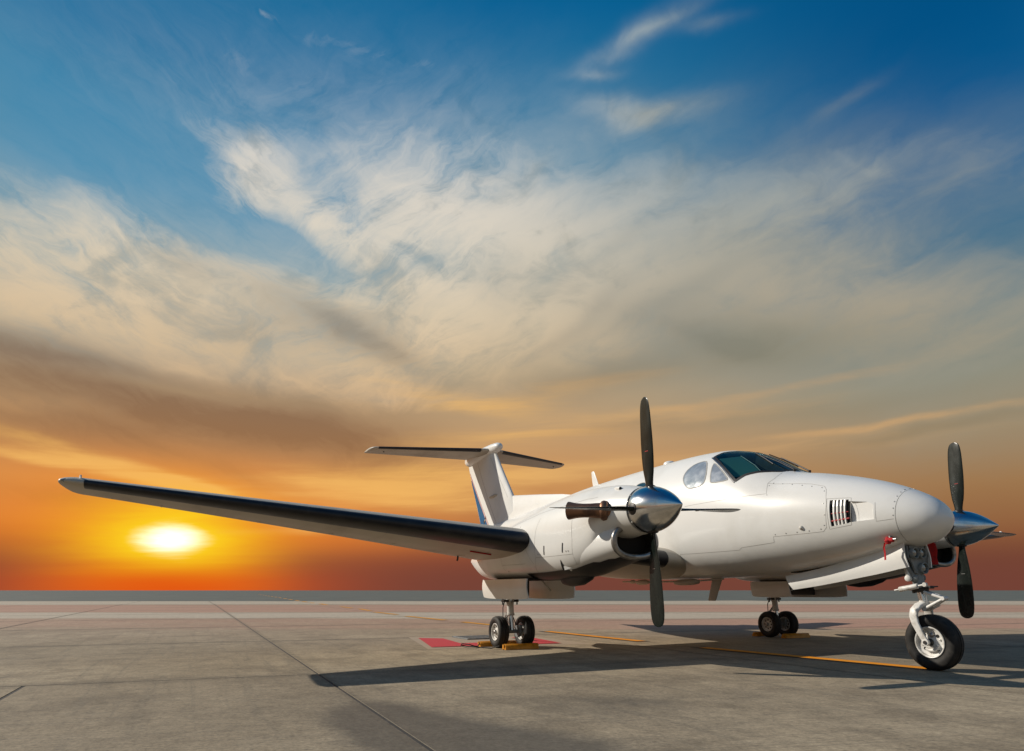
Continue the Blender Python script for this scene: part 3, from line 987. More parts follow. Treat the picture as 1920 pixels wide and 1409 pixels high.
for s in (-1, 1):
    def seams(bm):
        for l in (SE if s < 0 else SE[:2]):
            skin_line(bm, FT, P(l, s), 0.0042, 0.0014, False, 0.03)
        for x in (-1.4,):
            skin_line(bm, FT, [(x, s * 0.6, 2.2 if x < 2 else 1.97), (x, s * 0.72, 1.8), (x, s * 0.7, 1.35), (x, s * 0.4, 0.9)], 0.0035, 0.0014, False, 0.05)
    tag(part('panel_seams', M_SEAM, fus, seams, recalc=False), kind='stuff')

    def fasteners(bm):
        for p in P(FA, s):
            c = on_skin(FT, p, 0)
            _, n, _, _ = FT.find_nearest(c)
            lathe(bm, [(-0.002, 0.0075), (0.0025, 0.007), (0.0032, 0.003)], c, n, 8)
        for k in range(9):
            t = 2.2 + k * 0.24
            q = on_skin(FT, (SEAM_X - 0.02, s * 0.36 * math.sin(t - 0.6), 1.57 - 0.32 * math.cos(t - 0.6)), 0)
            _, n, _, _ = FT.find_nearest(q)
            lathe(bm, [(-0.002, 0.007), (0.0025, 0.0065), (0.0032, 0.003)], q, n, 8)
    tag(part('fasteners', M_FAST, fus, fasteners), kind='stuff')
c = on_skin(FT, (3.493, -0.602, 1.516), 0)
_, nn, _, _ = FT.find_nearest(c)
part('drain_dome', M_GEAR, fus, lambda bm: lathe(bm, [(-0.004, 0.026), (0.006, 0.025), (0.016, 0.019), (0.022, 0.008), (0.023, 0.001)], c, nn, 18))

# --- antennas and belly fittings
part('antenna', M_WHITE, fus, lambda bm: loft(bm, [[(-1.62 - d - k * 0.5 * L, w * math.sin(a), z) if False else (-1.60 - d - L * (0.5 - 0.5 * math.cos(a)), w * math.sin(a), z)
                                                     for a in [2 * PI * i / 14 for i in range(14)]] for d, L, w, z, k in ((0.0, 0.22, 0.014, 2.66, 0), (0.10, 0.17, 0.011, 2.86, 0), (0.19, 0.10, 0.007, 3.02, 0), (0.21, 0.06, 0.003, 3.035, 0))]), 60)
part('antenna', M_UNDER, fus, lambda bm: loft(bm, [[(1.52 - d - L * (0.5 - 0.5 * math.cos(a)), w * math.sin(a), z)
                                                    for a in [2 * PI * i / 14 for i in range(14)]] for d, L, w, z in ((0.0, 0.26, 0.02, 1.01), (0.01, 0.25, 0.02, 0.975), (0.02, 0.21, 0.016, 0.95), (0.16, 0.165, 0.011, 0.67), (0.175, 0.14, 0.006, 0.655))]), 60)
part('beacon', M_WHITE, fus, lambda bm: lathe(bm, [(-0.05, 0.10), (0.02, 0.10), (0.045, 0.085), (0.06, 0.05), (0.064, 0.002)], (0.44, 0, F_ZT(0.44)), (0, 0, 1), 24), 60)


def belly(bm):
    for x0, x1, y, r, z in ((0.70, 1.28, -0.22, 0.045, 0.93), (-0.15, 0.2, -0.30, 0.04, 0.935), (-0.45, -0.30, -0.2, 0.03, 0.945)):
        L = x1 - x0
        lathe(bm, [(0, 0.004), (0.03, r * 0.7), (L * 0.25, r), (L * 0.7, r), (L * 0.92, r * 0.7), (L, 0.01)], (x1, y, z), (-1, 0, -0.02), 16)
    tube(bm, [(-0.6, -0.24, 0.948), (0.5, -0.24, 0.935), (1.3, -0.24, 0.942), (1.75, -0.2, 0.962)], 0.012, 8)


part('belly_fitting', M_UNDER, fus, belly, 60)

# pitot masts under the nose
for s in (-1, 1):
    part('pitot_mast', M_STEEL, fus, lambda bm: (tube(bm, [(4.36, s * 0.27, 1.39), (4.375, s * 0.30, 1.36), (4.40, s * 0.325, 1.335)], [0.03, 0.025, 0.018], 12),
                                                tube(bm, [(4.36, s * 0.325, 1.332), (4.46, s * 0.325, 1.332)], 0.014, 12)))

# --- wing: boots, control surface gaps, tips
for s in (-1, 1):
    w = wings[s]
    WT = bvh_of(w)
    part('deice_boot', M_BOOT, w, lambda bm: boot_strip(bm, [wing_sec(y, s) for y in [3.02 + (7.975 - 3.02) * i / 24 for i in range(25)]], 0.075, 0.185, 0.005), 60)
    part('deice_boot', M_BOOT, w, lambda bm: boot_strip(bm, [wing_sec(y, s) for y in [0.90 + (2.35 - 0.90) * i / 8 for i in range(9)]], 0.07, 0.11, 0.005), 60)

    def gaps(bm):
        def at(y, f):
            a = wing_sec(y, s)
            le, te = Vector(a[NA]), Vector(a[0])
            return le.lerp(te, f) + Vector((0, 0, -0.3))
        skin_line(bm, WT, [at(3.15, 0.74), at(5.6, 0.76), at(7.8, 0.74)], 0.012, 0.002, False, 0.1)
        for y in (3.15, 5.55, 5.62, 7.8):
            skin_line(bm, WT, [at(y, 0.74), at(y, 0.97)], 0.010, 0.002, False, 0.1)
        for y in (3.9, 4.8, 5.7, 6.7):
            skin_line(bm, WT, [at(y, 0.13), at(y, 0.74)], 0.005, 0.002, False, 0.1)
        skin_line(bm, WT, [at(3.05, 0.34), at(5.7, 0.36), at(7.7, 0.38)], 0.005, 0.002, False, 0.1)
    tag(part('control_gaps', M_SEAM, w, gaps, recalc=False), kind='stuff')
    for y, f in ((3.45, 0.68), (4.45, 0.72), (5.3, 0.74), (6.2, 0.75), (7.3, 0.74)):
        a = wing_sec(y, s)
        q = on_skin(WT, Vector(a[NA]).lerp(Vector(a[0]), f) + Vector((0, 0, -0.4)), 0)
        part('hinge_fairing', M_UNDER, w, lambda bm: lathe(bm, [(0, 0.003), (0.04, 0.016), (0.16, 0.02), (0.30, 0.012), (0.36, 0.002)], q + Vector((0.15, 0, 0.002)), (-1, 0, 0.02), 10), 60)
    a = wing_sec(3.42, s)
    q = on_skin(WT, Vector(a[NA]).lerp(Vector(a[0]), 0.80) + Vector((0, 0, -0.4)), 0)
    part('vent_tube', M_BLACK, w, lambda bm: tube(bm, [q + Vector((0, 0, 0.02)), q + Vector((-0.01, 0, -0.05)), q + Vector((-0.03, 0, -0.07))], 0.014, 8))
    a = wing_sec(3.5, s)
    qs = [on_skin(WT, Vector(wing_sec(y, s)[NA]).lerp(Vector(wing_sec(y, s)[0]), 0.30) + Vector((0, 0, -0.4)), 0) for y in (3.32, 3.62)]
    part('red_bounce_bar', M_REDCLOTH, w, lambda bm: tube(bm, [qs[0] + Vector((0, 0, -0.012)), qs[1] + Vector((0, 0, -0.012))], 0.010, 8))  # added red bar, stands in for red bounce from the painted box
    tipz = 1.915
    part('tip_light', M_LAMP, w, lambda bm: lathe(bm, [(0, 0.030), (0.03, 0.029), (0.07, 0.021), (0.10, 0.010), (0.112, 0.002)], (0.87, s * 8.10, tipz - 0.004), (0.62, s * 0.8, 0.05), 18), 60)
    part('tip_fairing', M_WHITE, w, lambda bm: lathe(bm, [(-0.01, 0.004), (0.03, 0.024), (0.12, 0.036), (0.3, 0.040), (0.55, 0.03), (0.70, 0.006)], (0.93, s * 8.09, tipz - 0.004), (-1, s * 0.05, 0.0), 20), 60)
    part('tip_vane', M_GEAR, w, lambda bm: lathe(bm, [(-0.006, 0.034), (0.006, 0.034)], (0.86, s * 8.02, 1.955), (0.3, s * 1, 0), 18))

# --- tailplane boots, fin markings
for s in (-1, 1):
    secs = []
    for k in range(14):
        y = 0.30 + (2.64 - 0.30) * k / 13
        t = y / 2.70
        secs.append(section((TAIL[0][1] + (TAIL[2][1] - TAIL[0][1]) * t, s * y, 4.28 + 0.045 * t), 1.52 + (0.83 - 1.52) * t, 0.10, math.radians(0.5), 'y', 0.0))
    part('deice_boot', M_BOOT, tail, lambda bm: boot_strip(bm, secs, 0.08, 0.11, 0.004), 60)
    TT = bvh_of(tail)

    def egap(bm):
        pts = [Vector(secs[0][NA]).lerp(Vector(secs[0][0]), 0.62) + Vector((0, 0, -0.3)), Vector(secs[-1][NA]).lerp(Vector(secs[-1][0]), 0.64) + Vector((0, 0, -0.3))]
        skin_line(bm, TT, pts, 0.012, 0.002, False, 0.1)
    tag(part('control_gaps', M_SEAM, tail, egap, recalc=False), kind='stuff')
    # elevator horns
    q = Vector(secs[-2][NA]).lerp(Vector(secs[-2][0]), 0.3)
    part('drain_stub', M_BLACK, tail, lambda bm: tube(bm, [q + Vector((0, 0, -0.02)), q + Vector((-0.02, 0, -0.075))], 0.012, 8))

VT = bvh_of(fin)


def side(pts, s):
    return [(x, s * 0.2, z) for x, z in pts]


for s in (-1, 1):
    part('rudder_stripe', M_BLUE, fin, lambda bm: skin_patch(bm, VT, side([(-7.865, 3.68), (-7.80, 3.70), (-7.25, 3.05), (-6.55, 2.29), (-7.10, 2.26), (-7.45, 2.95)], s), 0.0025, 6, 0.06))
    part('rudder_stripe', M_RED, fin, lambda bm: skin_line(bm, VT, side([(-7.93, 3.88), (-7.2, 3.08), (-6.42, 2.26)], s), 0.016, 0.003, False, 0.08), recalc=False)
    part('rudder_stripe', M_RED, fin, lambda bm: skin_line(bm, VT, side([(-7.90, 3.80), (-7.24, 3.06), (-6.50, 2.27)], s), 0.012, 0.0045, False, 0.08), recalc=False)

    def emblem(bm):
        skin_patch(bm, VT, side([(-6.90, 2.44), (-6.76, 2.53), (-6.73, 2.64), (-6.86, 2.55), (-6.94, 2.53)], s), 0.005, 3, 0.03)
    part('emblem', M_BLACK, fin, emblem)
    part('emblem', M_WHITE, fin, lambda bm: skin_patch(bm, VT, side([(-6.84, 2.505), (-6.79, 2.535), (-6.79, 2.565), (-6.84, 2.54)], s), 0.007, 2, 0.02))

    def fgap(bm):
        skin_line(bm, VT, side([(-7.28, 4.10), (-6.95, 3.62), (-6.55, 3.05), (-6.02, 2.40)], s), 0.012, 0.002, False, 0.08)
        skin_line(bm, VT, side([(-6.42, 4.10), (-5.40, 2.98)], s), 0.006, 0.002, False, 0.08)
    tag(part('control_gaps', M_SEAM, fin, fgap, recalc=False), kind='stuff')
    c = on_skin(VT, (-6.15, s * 0.2, 3.06), 0)
    part('actuator_fairing', M_UNDER, fin, lambda bm: lathe(bm, [(0, 0.003), (0.08, 0.03), (0.22, 0.042), (0.4, 0.03), (0.52, 0.003)], c + Vector((0.22, 0, 0.03)), (-1, 0, -0.05), 14), 60)


# --- engine fittings
for s in (-1, 1):
    y0 = s * TRK
    nc = nac[s]
    yy = lambda pts: P(pts, s)
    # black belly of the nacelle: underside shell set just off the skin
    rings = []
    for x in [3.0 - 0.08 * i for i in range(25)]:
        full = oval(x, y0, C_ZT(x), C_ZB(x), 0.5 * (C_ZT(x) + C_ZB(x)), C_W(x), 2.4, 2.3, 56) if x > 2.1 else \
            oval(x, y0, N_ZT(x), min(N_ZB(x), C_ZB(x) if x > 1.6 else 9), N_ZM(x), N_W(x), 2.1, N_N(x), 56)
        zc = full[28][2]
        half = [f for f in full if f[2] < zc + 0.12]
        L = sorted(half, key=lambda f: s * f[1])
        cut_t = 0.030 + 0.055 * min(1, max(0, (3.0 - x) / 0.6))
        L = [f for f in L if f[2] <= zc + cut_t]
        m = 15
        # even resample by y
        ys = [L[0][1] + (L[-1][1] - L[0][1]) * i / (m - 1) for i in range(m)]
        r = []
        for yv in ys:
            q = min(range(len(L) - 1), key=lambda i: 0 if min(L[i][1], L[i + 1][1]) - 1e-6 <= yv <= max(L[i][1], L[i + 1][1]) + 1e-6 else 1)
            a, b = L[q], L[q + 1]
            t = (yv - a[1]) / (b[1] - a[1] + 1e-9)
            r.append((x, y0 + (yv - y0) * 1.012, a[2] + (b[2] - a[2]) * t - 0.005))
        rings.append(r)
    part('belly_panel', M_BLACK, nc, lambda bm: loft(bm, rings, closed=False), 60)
    part('oil_cooler_duct', M_BLACK, nc, lambda bm: lathe(bm, [(0, 0.01), (0.10, 0.06), (0.28, 0.105), (0.5, 0.11), (0.68, 0.08), (0.78, 0.02)], (2.20, y0 + s * -0.02, 0.985), (-1, 0, -0.05), 20), 60)
    # intake lip
    ring = oval(3.045, y0, C_ZT(3.04) - 0.012, C_ZB(3.04) + 0.012, 0.5 * (C_ZT(3.04) + C_ZB(3.04)), C_W(3.04) - 0.012, 2.4, 2.3, 48)
    part('intake_lip', M_STEEL, nc, lambda bm: tube(bm, ring, 0.034, 10, closed=True), 80)
    ring2 = [oval(x, y0, C_ZT(3.04) - 0.045, C_ZB(3.04) + 0.045, 0.5 * (C_ZT(3.04) + C_ZB(3.04)), C_W(3.04) - 0.045, 2.4, 2.3, 32) for x in (3.035, 2.90)]
    part('intake_duct', M_SHADE, nc, lambda bm: loft(bm, ring2, True, False, True))
    # gap behind the spinner
    part('spinner_backplate', M_BLACK, nc, lambda bm: lathe(bm, [(0, 0.235), (0.045, 0.235)], (3.205, y0, 1.645), (1, 0, 0), 40))
    # exhaust stacks, one each side
    for q in (-1, 1):
        yb = lambda d: y0 + q * d
        path = [(2.97, yb(0.22), 1.655), (2.89, yb(0.33), 1.66), (2.82, yb(0.41), 1.664), (2.75, yb(0.47), 1.667), (2.69, yb(0.52), 1.670), (2.62, yb(0.57), 1.674)]
        rad = [0.088, 0.086, 0.078, 0.077, 0.084, 0.101]
        ex = part('exhaust_stack', M_EXH, nc, lambda bm: (tube(bm, path, rad, 28, caps=False), tube(bm, [path[-1], (2.72, yb(0.495), 1.669)], [0.097, 0.074], 28, caps=False)), 60)
        part('stack_collar', M_EXH, nc, lambda bm: lathe(bm, [(0, 0.088), (0.015, 0.106), (0.05, 0.112), (0.075, 0.104), (0.09, 0.084)], (2.945, yb(0.265), 1.657), (-0.08, q * 0.09, 0.004), 28), 60)
        part('stack_mouth', M_SHADE, ex, lambda bm: lathe(bm, [(0, 0.086), (0.004, 0.086)], (2.66, yb(0.54), 1.672), (0.8, q * -0.6, -0.03), 24))
    # access panels, latches, vents (outer side)
    NTs, CTs = NT[s], CT[s]

    def seams(bm):
        for l in ([(1.60, -3.1, 1.74), (1.555, -3.036, 1.551), (1.518, -3.02, 1.205), (1.41, -2.942, 1.061), (1.30, -2.76, 0.93)],
                  [(2.40, -3.0, 1.80), (2.381, -2.993, 1.638), (2.378, -2.986, 1.375), (2.338, -2.962, 1.224), (2.328, -2.918, 1.117), (2.285, -2.872, 1.062)],
                  [(1.532, -3.02, 1.207), (1.955, -3.002, 1.211), (2.328, -2.962, 1.224)],
                  [(1.25, -3.047, 1.45), (1.284, -3.047, 1.328), (1.412, -3.0, 1.147), (1.414, -2.916, 1.036)],
                  [(2.75, -2.90, 1.84), (2.22, -2.942, 1.80), (1.47, -2.941, 1.758), (0.888, -2.934, 1.686), (0.3, -2.92, 1.60)],
                  [(0.5, -3.1, 1.25), (0.5, -3.0, 1.02)], [(0.5, -3.05, 1.12), (1.2, -3.05, 1.12)], [(-0.35, -3.0, 1.25), (-0.35, -2.8, 0.96)]):
            skin_line(bm, NTs, P(l, s), 0.0042, 0.0016, False, 0.05)
    tag(part('panel_seams', M_SEAM, nc, seams, recalc=False), kind='stuff')

    for a, b in (((1.773, -3.04, 1.339), (1.747, -3.021, 1.232)), ((2.19, -3.01, 1.351), (2.156, -2.989, 1.247))):
        part('latch', M_BLACK, nc, lambda bm: skin_line(bm, NTs, P([a, b], s), 0.019, 0.003, False, 0.03), recalc=False)

    def fast(bm):
        for p in P([(1.6, -3.028, 1.241), (1.65, -3.027, 1.241), (2.229, -2.98, 1.26), (2.272, -2.972, 1.262), (1.052, -2.994, 1.624), (0.6, -2.95, 1.06)], s):
            c = on_skin(NTs, p, 0)
            _, n, _, _ = NTs.find_nearest(c)
            lathe(bm, [(-0.002, 0.009), (0.003, 0.0085), (0.004, 0.003)], c, n, 8)
        for k in range(10):
            t = 2 * PI * k / 10
            lathe(bm, [(-0.002, 0.007), (0.003, 0.0065), (0.004, 0.002)], (3.262, y0 + 0.2445 * math.cos(t), 1.645 + 0.2445 * math.sin(t)), (0, math.cos(t), math.sin(t)), 8)
    tag(part('fasteners', M_FAST, nc, fast), kind='stuff')
    # small flush air scoop: dark mouth in front of a white ramp
    c = Vector(P([(2.06, -2.965, 1.11)], s)[0])
    TRIM = [on_skin(NTs, p, 0.0) for p in P([(2.070, -2.96, 1.170), (2.075, -2.90, 1.060), (1.985, -2.88, 1.043)], s)]
    part('scoop_mouth', M_SHADE, nc, lambda bm: skin_patch(bm, NTs, TRIM, 0.005, 3, 0.02))
    nrm = (TRIM[1] - Vector((TRIM[1].x, y0, TRIM[1].z + 0.15))).normalized()
    part('drain_scoop', M_WHITE, nc, lambda bm: loft(bm, [[TRIM[1] + Vector((0, 0, -0.012)), TRIM[1] + nrm * 0.03, TRIM[1].lerp(TRIM[0], 0.5) + nrm * 0.004],
                                                         [on_skin(NTs, P([(2.19, -2.88, 1.052)], s)[0], -0.004), on_skin(NTs, P([(2.19, -2.88, 1.06)], s)[0], 0.003), on_skin(NTs, P([(2.19, -2.89, 1.075)], s)[0], -0.003)]]))
    c2 = Vector(P([(3.03, -2.78, 1.90)], s)[0])
    part('vent_scoop', M_WHITE, nc, lambda bm: lathe(bm, [(0, 0.022), (0.02, 0.024), (0.08, 0.016), (0.12, 0.003)], on_skin(NTs, c2, 0.006), (-1, 0, 0.15), 12), 60)
    part('vent_mouth', M_SHADE, nc, lambda bm: lathe(bm, [(0, 0.017), (0.003, 0.017)], on_skin(NTs, c2, 0.006) + Vector((0.001, 0, 0)), (1, 0, 0), 12))
    # main gear doors: two curved plates hanging from the belly
    for yo, curve in ((0.335, 0.022), (-0.335, 0.022)):
        def door(bm):
            rows = []
            for i in range(13):
                x = -0.25 + (1.44 if (yo > 0 or s < 0) else 0.90) * i / 12
                e = abs(i / 12 - 0.5) * 2
                drop = 0.268 - 0.020 * (e ** 4)
                rows.append([(x + (0.03 * (k / 6) if i == 0 else 0) - (0.03 * (1 - k / 6) if i == 12 else 0), y0 + s * (yo + math.copysign(curve * math.sin(PI * (0.15 + 0.75 * k / 6)), yo) * (0.6 + 0.8 * e)), 0.955 - drop * k / 6) for k in range(7)])
            plate(bm, rows, (0, -s * math.copysign(0.016, yo), 0))
        d = part('gear_door', M_WHITE, nc, door, 50)
        part('door_stay', M_GEAR, d, lambda bm: tube(bm, [(0.62, y0 + s * (yo * 0.9), 0.80), (0.62, y0 + s * yo * 0.5, 0.93)], 0.012, 8))
    part('bay_shade_block', M_BLACK, nc, lambda bm: box(bm, (0.40, y0 + s * 0.12, 0.845), (0.60, 0.10, 0.24), None, 0.02))  # made-up black box standing in for the deep shade between the doors
    part('well_shade', M_SHADE, nc, lambda bm: box(bm, (0.45, y0, 0.949), (1.38, 0.60, 0.02)))  # flat black panel, paints the darkness of an open wheel bay

    # propeller: spinner and four feathered blades
    hub = Vector((3.342, y0, 1.645))
    prop = bpy.data.objects.new('propeller', None)
    COL.objects.link(prop)
    prop.parent = plane
    part('spinner', M_CHROME, prop, lambda bm: lathe(bm, [(0, 0.238), (0.004, 0.243), (0.05, 0.247), (0.10, 0.2455), (0.16, 0.237), (0.22, 0.222), (0.28, 0.201), (0.34, 0.174), (0.40, 0.141), (0.45, 0.110), (0.50, 0.075), (0.54, 0.045), (0.57, 0.023), (0.59, 0.008), (0.594, 0.001)],
                                                      (3.252, y0, 1.645), (1, 0, 0), 64), 80)
    th0 = 1.607 if s < 0 else 1.520
    for k in range(4):
        th = th0 + k * PI / 2
        er = Vector((0, math.cos(th), math.sin(th)))
        et = Vector((1, 0, 0)).cross(er)
        chord = pchip([(0.17, 0.095), (0.28, 0.10), (0.40, 0.145), (0.60, 0.190), (0.80, 0.207), (0.98, 0.207), (1.10, 0.192), (1.17, 0.155), (1.20, 0.10), (1.212, 0.03)])
        thick = pchip([(0.17, 0.085), (0.28, 0.065), (0.40, 0.046), (0.60, 0.036), (0.9, 0.030), (1.12, 0.022), (1.212, 0.008)])
        twist = pchip([(0.17, -16), (0.35, -13), (0.6, -4), (0.9, 3), (1.21, 8)])

        def blade(bm):
            rows = []
            for r in [0.17, 0.22, 0.28, 0.34, 0.40, 0.48, 0.56, 0.64, 0.72, 0.80, 0.88, 0.96, 1.03, 1.09, 1.13, 1.16, 1.18, 1.195, 1.205, 1.212]:
                d = math.radians(twist(r))
                cv = Vector((math.cos(d), 0, 0)) + et * math.sin(d)
                nv = Vector((-math.sin(d), 0, 0)) + et * math.cos(d)
                c, t = chord(r), thick(r)
                ring = []
                for i in range(20):
                    a = 2 * PI * i / 20
                    xx = 0.5 * math.cos(a)
                    hh = 0.5 * math.sin(a) * (0.72 + 0.28 * math.cos(a)) * (1.0 if math.sin(a) > 0 else 0.55)
                    ring.append(hub + er * r + cv * (xx * c + 0.0) + nv * (hh * t))
                rows.append(ring)
            loft(bm, rows)
        b = part('blade', M_BLADE, prop, blade, 50)
        part('cutout_shade', M_BLACK, b, lambda bm: lathe(bm, [(0.19, 0.066), (0.243, 0.064), (0.252, 0.050)], hub, er, 24))  # black stub painting the dark opening in the spinner round the blade root
        part('blade_mark', M_RED if k == 0 else M_STEEL, b, lambda bm: box(bm, hub + er * 0.62 + (Vector((1, 0, 0)) * 0.5 + et).normalized() * 0.0, (0.05, 0.0272, 0.006), Matrix((Vector((math.cos(math.radians(twist(0.62))), 0, 0)) + et * math.sin(math.radians(twist(0.62))), Vector((-math.sin(math.radians(twist(0.62))), 0, 0)) + et * math.cos(math.radians(twist(0.62))), er)).transposed()))


# --- wheels
def tyre_profile(R, w, r):
    h = w / 2
    k = R - r
    return [(-h * 0.62, r), (-h * 0.80, r + 0.10 * k), (-h * 0.97, r + 0.32 * k), (-h * 1.0, r + 0.52 * k), (-h * 0.93, r + 0.74 * k), (-h * 0.78, r + 0.89 * k), (-h * 0.55, r + 0.97 * k), (-h * 0.50, R - 0.004),
            (-h * 0.44, R - 0.010), (-h * 0.38, R - 0.003), (-h * 0.10, R), (-h * 0.06, R - 0.008), (h * 0.06, R - 0.008), (h * 0.10, R), (h * 0.38, R - 0.003), (h * 0.44, R - 0.010), (h * 0.50, R - 0.004), (h * 0.55, r + 0.97 * k),
            (h * 0.78, r + 0.89 * k), (h * 0.93, r + 0.74 * k), (h * 1.0, r + 0.52 * k), (h * 0.97, r + 0.32 * k), (h * 0.80, r + 0.10 * k), (h * 0.62, r)]


def flatten(o, zmin):
    for v in o.data.vertices:
        if v.co.z < zmin: v.co.z = zmin


def wheel(parent, c, R, w, r, nose=False):
    c = Vector(c)
    ty = part('tyre', M_RUBBER, parent, lambda bm: lathe(bm, tyre_profile(R, w, r), c, (0, 1, 0), 64, close=True), 55)
    flatten(ty, 0.001)
    h = w / 2
    for sd in (-1, 1):
        def rim(bm):
            pr = [(h * 0.30, r * 0.55), (h * 0.62, r * 0.98), (h * 0.80, r * 1.0), (h * 0.84, r * 0.97), (h * 0.80, r * 0.91), (h * 0.52, r * 0.86), (h * 0.40, r * 0.74), (h * 0.46, r * 0.50), (h * 0.60, r * 0.34), (h * 0.64, r * 0.10), (h * 0.64, 0.001)]
            lathe(bm, pr, c, (0, sd, 0), 48)
            n = 6 if nose else 8
            for k in range(n):
                t = 2 * PI * k / n + 0.3
                p = c + Vector((math.cos(t) * r * 0.62, sd * h * 0.40, math.sin(t) * r * 0.62))
                lathe(bm, [(0, r * 0.07), (0.012, r * 0.065), (0.016, r * 0.02)], p, (0, sd, 0), 10)
        rm = part('rim', M_GEAR, parent, rim, 40)

        def holes(bm):      # lightening holes, too small to pick apart
            n = 4 if nose else 8
            for k in range(n):
                t = 2 * PI * k / n + 0.75
                p = c + Vector((math.cos(t) * r * 0.60, sd * (h * 0.43), math.sin(t) * r * 0.60))
                lathe(bm, [(-0.004, r * 0.11), (0.004, r * 0.11)], p, (0, sd, 0), 12)
        tag(part('rim_holes', M_SHADE, rm, holes), kind='stuff')
        part('axle_nut', M_STEEL if not nose else M_BLACK, rm, lambda bm: lathe(bm, [(h * 0.6, r * 0.24), (h * 0.80, r * 0.24), (h * 0.95, r * 0.19), (h * 1.02, r * 0.10), (h * 1.03, 0.001)], c, (0, sd, 0), 16))
        if nose and sd < 0:
            def crescent(bm):
                a = [c + Vector((math.cos(t) * r * 0.52, sd * h * 0.58, math.sin(t) * r * 0.52)) for t in [math.radians(d) for d in range(230, 341, 10)]]
                tube(bm, a, r * 0.11, 8)
            part('balance_weight', M_GEAR, rm, crescent)
            part('bearing_cap', M_STEEL, rm, lambda bm: lathe(bm, [(0, r * 0.17), (0.02, r * 0.15), (0.03, r * 0.04)], c + Vector((r * 0.12, sd * h * 0.45, r * 0.46)), (0, sd, 0), 16))


# --- main gear legs
for s in (-1, 1):
    y0 = s * TRK
    leg = bpy.data.objects.new('main_gear', None)
    COL.objects.link(leg)
    leg.parent = plane
    A = Vector((0, y0, 0.225))
    for d in (-0.205, 0.205):
        wheel(leg, (0, y0 + d, 0.222), 0.222, 0.155, 0.122)
    part('axle', M_GREY, leg, lambda bm: tube(bm, [A + Vector((0, -0.24, 0)), A + Vector((0, 0.24, 0))], 0.028, 14))

    def strut(bm):
        tube(bm, [(-0.10, y0, 1.02), (-0.085, y0, 0.90), (-0.055, y0, 0.66), (-0.05, y0, 0.60), (-0.035, y0, 0.47)], [0.075, 0.07, 0.062, 0.050, 0.048], 20)
        lathe(bm, [(0, 0.052), (0.004, 0.058), (0.03, 0.058), (0.034, 0.050)], (-0.035, y0, 0.445), (-0.1, 0, 1), 20)
    part('strut', M_GEAR, leg, strut, 45)
    part('piston', M_CHROME, leg, lambda bm: tube(bm, [(-0.035, y0, 0.47), (0.0, y0, 0.24)], 0.034, 20))

    def head(bm):
        box(bm, (-0.06, y0, 0.655), (0.10, 0.24, 0.035), None, 0.006)
        for d in (-0.115, 0.115):
            tube(bm, [(-0.06, y0 + d, 0.68), (-0.06, y0 + d, 0.60)], 0.011, 8)
    part('strut_head', M_BLACK, leg, head)

    def scissor(bm):
        for d in (-0.022, 0.022):
            tube(bm, [(-0.08, y0 + d, 0.52), (-0.21, y0 + d * 0.6, 0.40), (-0.04, y0 + d, 0.27)], [0.012, 0.014, 0.012], 8)
        tube(bm, [(-0.21, y0 - 0.03, 0.40), (-0.21, y0 + 0.03, 0.40)], 0.016, 10)
    part('torque_link', M_GEAR, leg, scissor)

    def lines(bm):
        tube(bm, [(-0.11, y0 - 0.05, 0.68), (-0.15, y0 - 0.07, 0.56), (-0.15, y0 - 0.07, 0.45), (-0.08, y0 - 0.10, 0.33), (-0.03, y0 - 0.12, 0.27)], 0.007, 8)
        tube(bm, [(-0.11, y0 + 0.05, 0.68), (-0.14, y0 + 0.06, 0.50), (-0.06, y0 + 0.10, 0.30)], 0.007, 8)
    part('brake_line', M_BLACK, leg, lines)

    for d in (-0.10, 0.10):
        def brake(bm):
            lathe(bm, [(-0.02, 0.03), (-0.02, 0.085), (0.02, 0.085), (0.02, 0.03)], A + Vector((0, d, 0)), (0, 1, 0), 24)
            box(bm, A + Vector((0.06, d, 0.06)), (0.07, 0.06, 0.05), None, 0.008)
        part('brake', M_GREY, leg, brake)
    part('drag_brace', M_GREY, leg, lambda bm: tube(bm, [(-0.05, y0, 0.62), (0.45, y0, 0.98)], [0.022, 0.026], 12))

# --- nose gear leg
ng = bpy.data.objects.new('nose_gear', None)
COL.objects.link(ng)
ng.parent = plane
NWC = Vector((4.535, 0, 0.2815))
wheel(ng, NWC, 0.2815, 0.175, 0.158, nose=True)


def fork(bm):
    for sd in (-1, 1):
        pts = [(4.47, sd * 0.02, 0.665), (4.455, sd * 0.075, 0.645), (4.435, sd * 0.115, 0.60), (4.43, sd * 0.128, 0.545), (4.445, sd * 0.130, 0.47), (4.485, sd * 0.126, 0.375), (4.535, sd * 0.122, 0.2815)]
        rings = []
        for i, p in enumerate(pts):
            p = Vector(p)
            a = Vector(pts[max(i - 1, 0)])
            b = Vector(pts[min(i + 1, len(pts) - 1)])
            d = (b - a).normalized()
            q = Vector((1, 0, 0)) - d * d.x
            q.normalize()
            n = d.cross(q)
            wv = [0.045, 0.045, 0.046, 0.045, 0.040, 0.034, 0.030][i]
            tv = [0.03, 0.026, 0.020, 0.017, 0.015, 0.014, 0.014][i]
            rings.append([p + q * wv * math.copysign(abs(math.cos(t)) ** 0.6, math.cos(t)) + n * tv * math.copysign(abs(math.sin(t)) ** 0.6, math.sin(t)) for t in [2 * PI * k / 16 for k in range(16)]])
        loft(bm, rings)
        lathe(bm, [(-0.014, 0.036), (0.016, 0.036), (0.018, 0.03)], (4.535, sd * 0.124, 0.2815), (0, sd, 0), 18)
    tube(bm, [(4.475, 0, 0.70), (4.47, 0, 0.63)], [0.046, 0.05], 18)


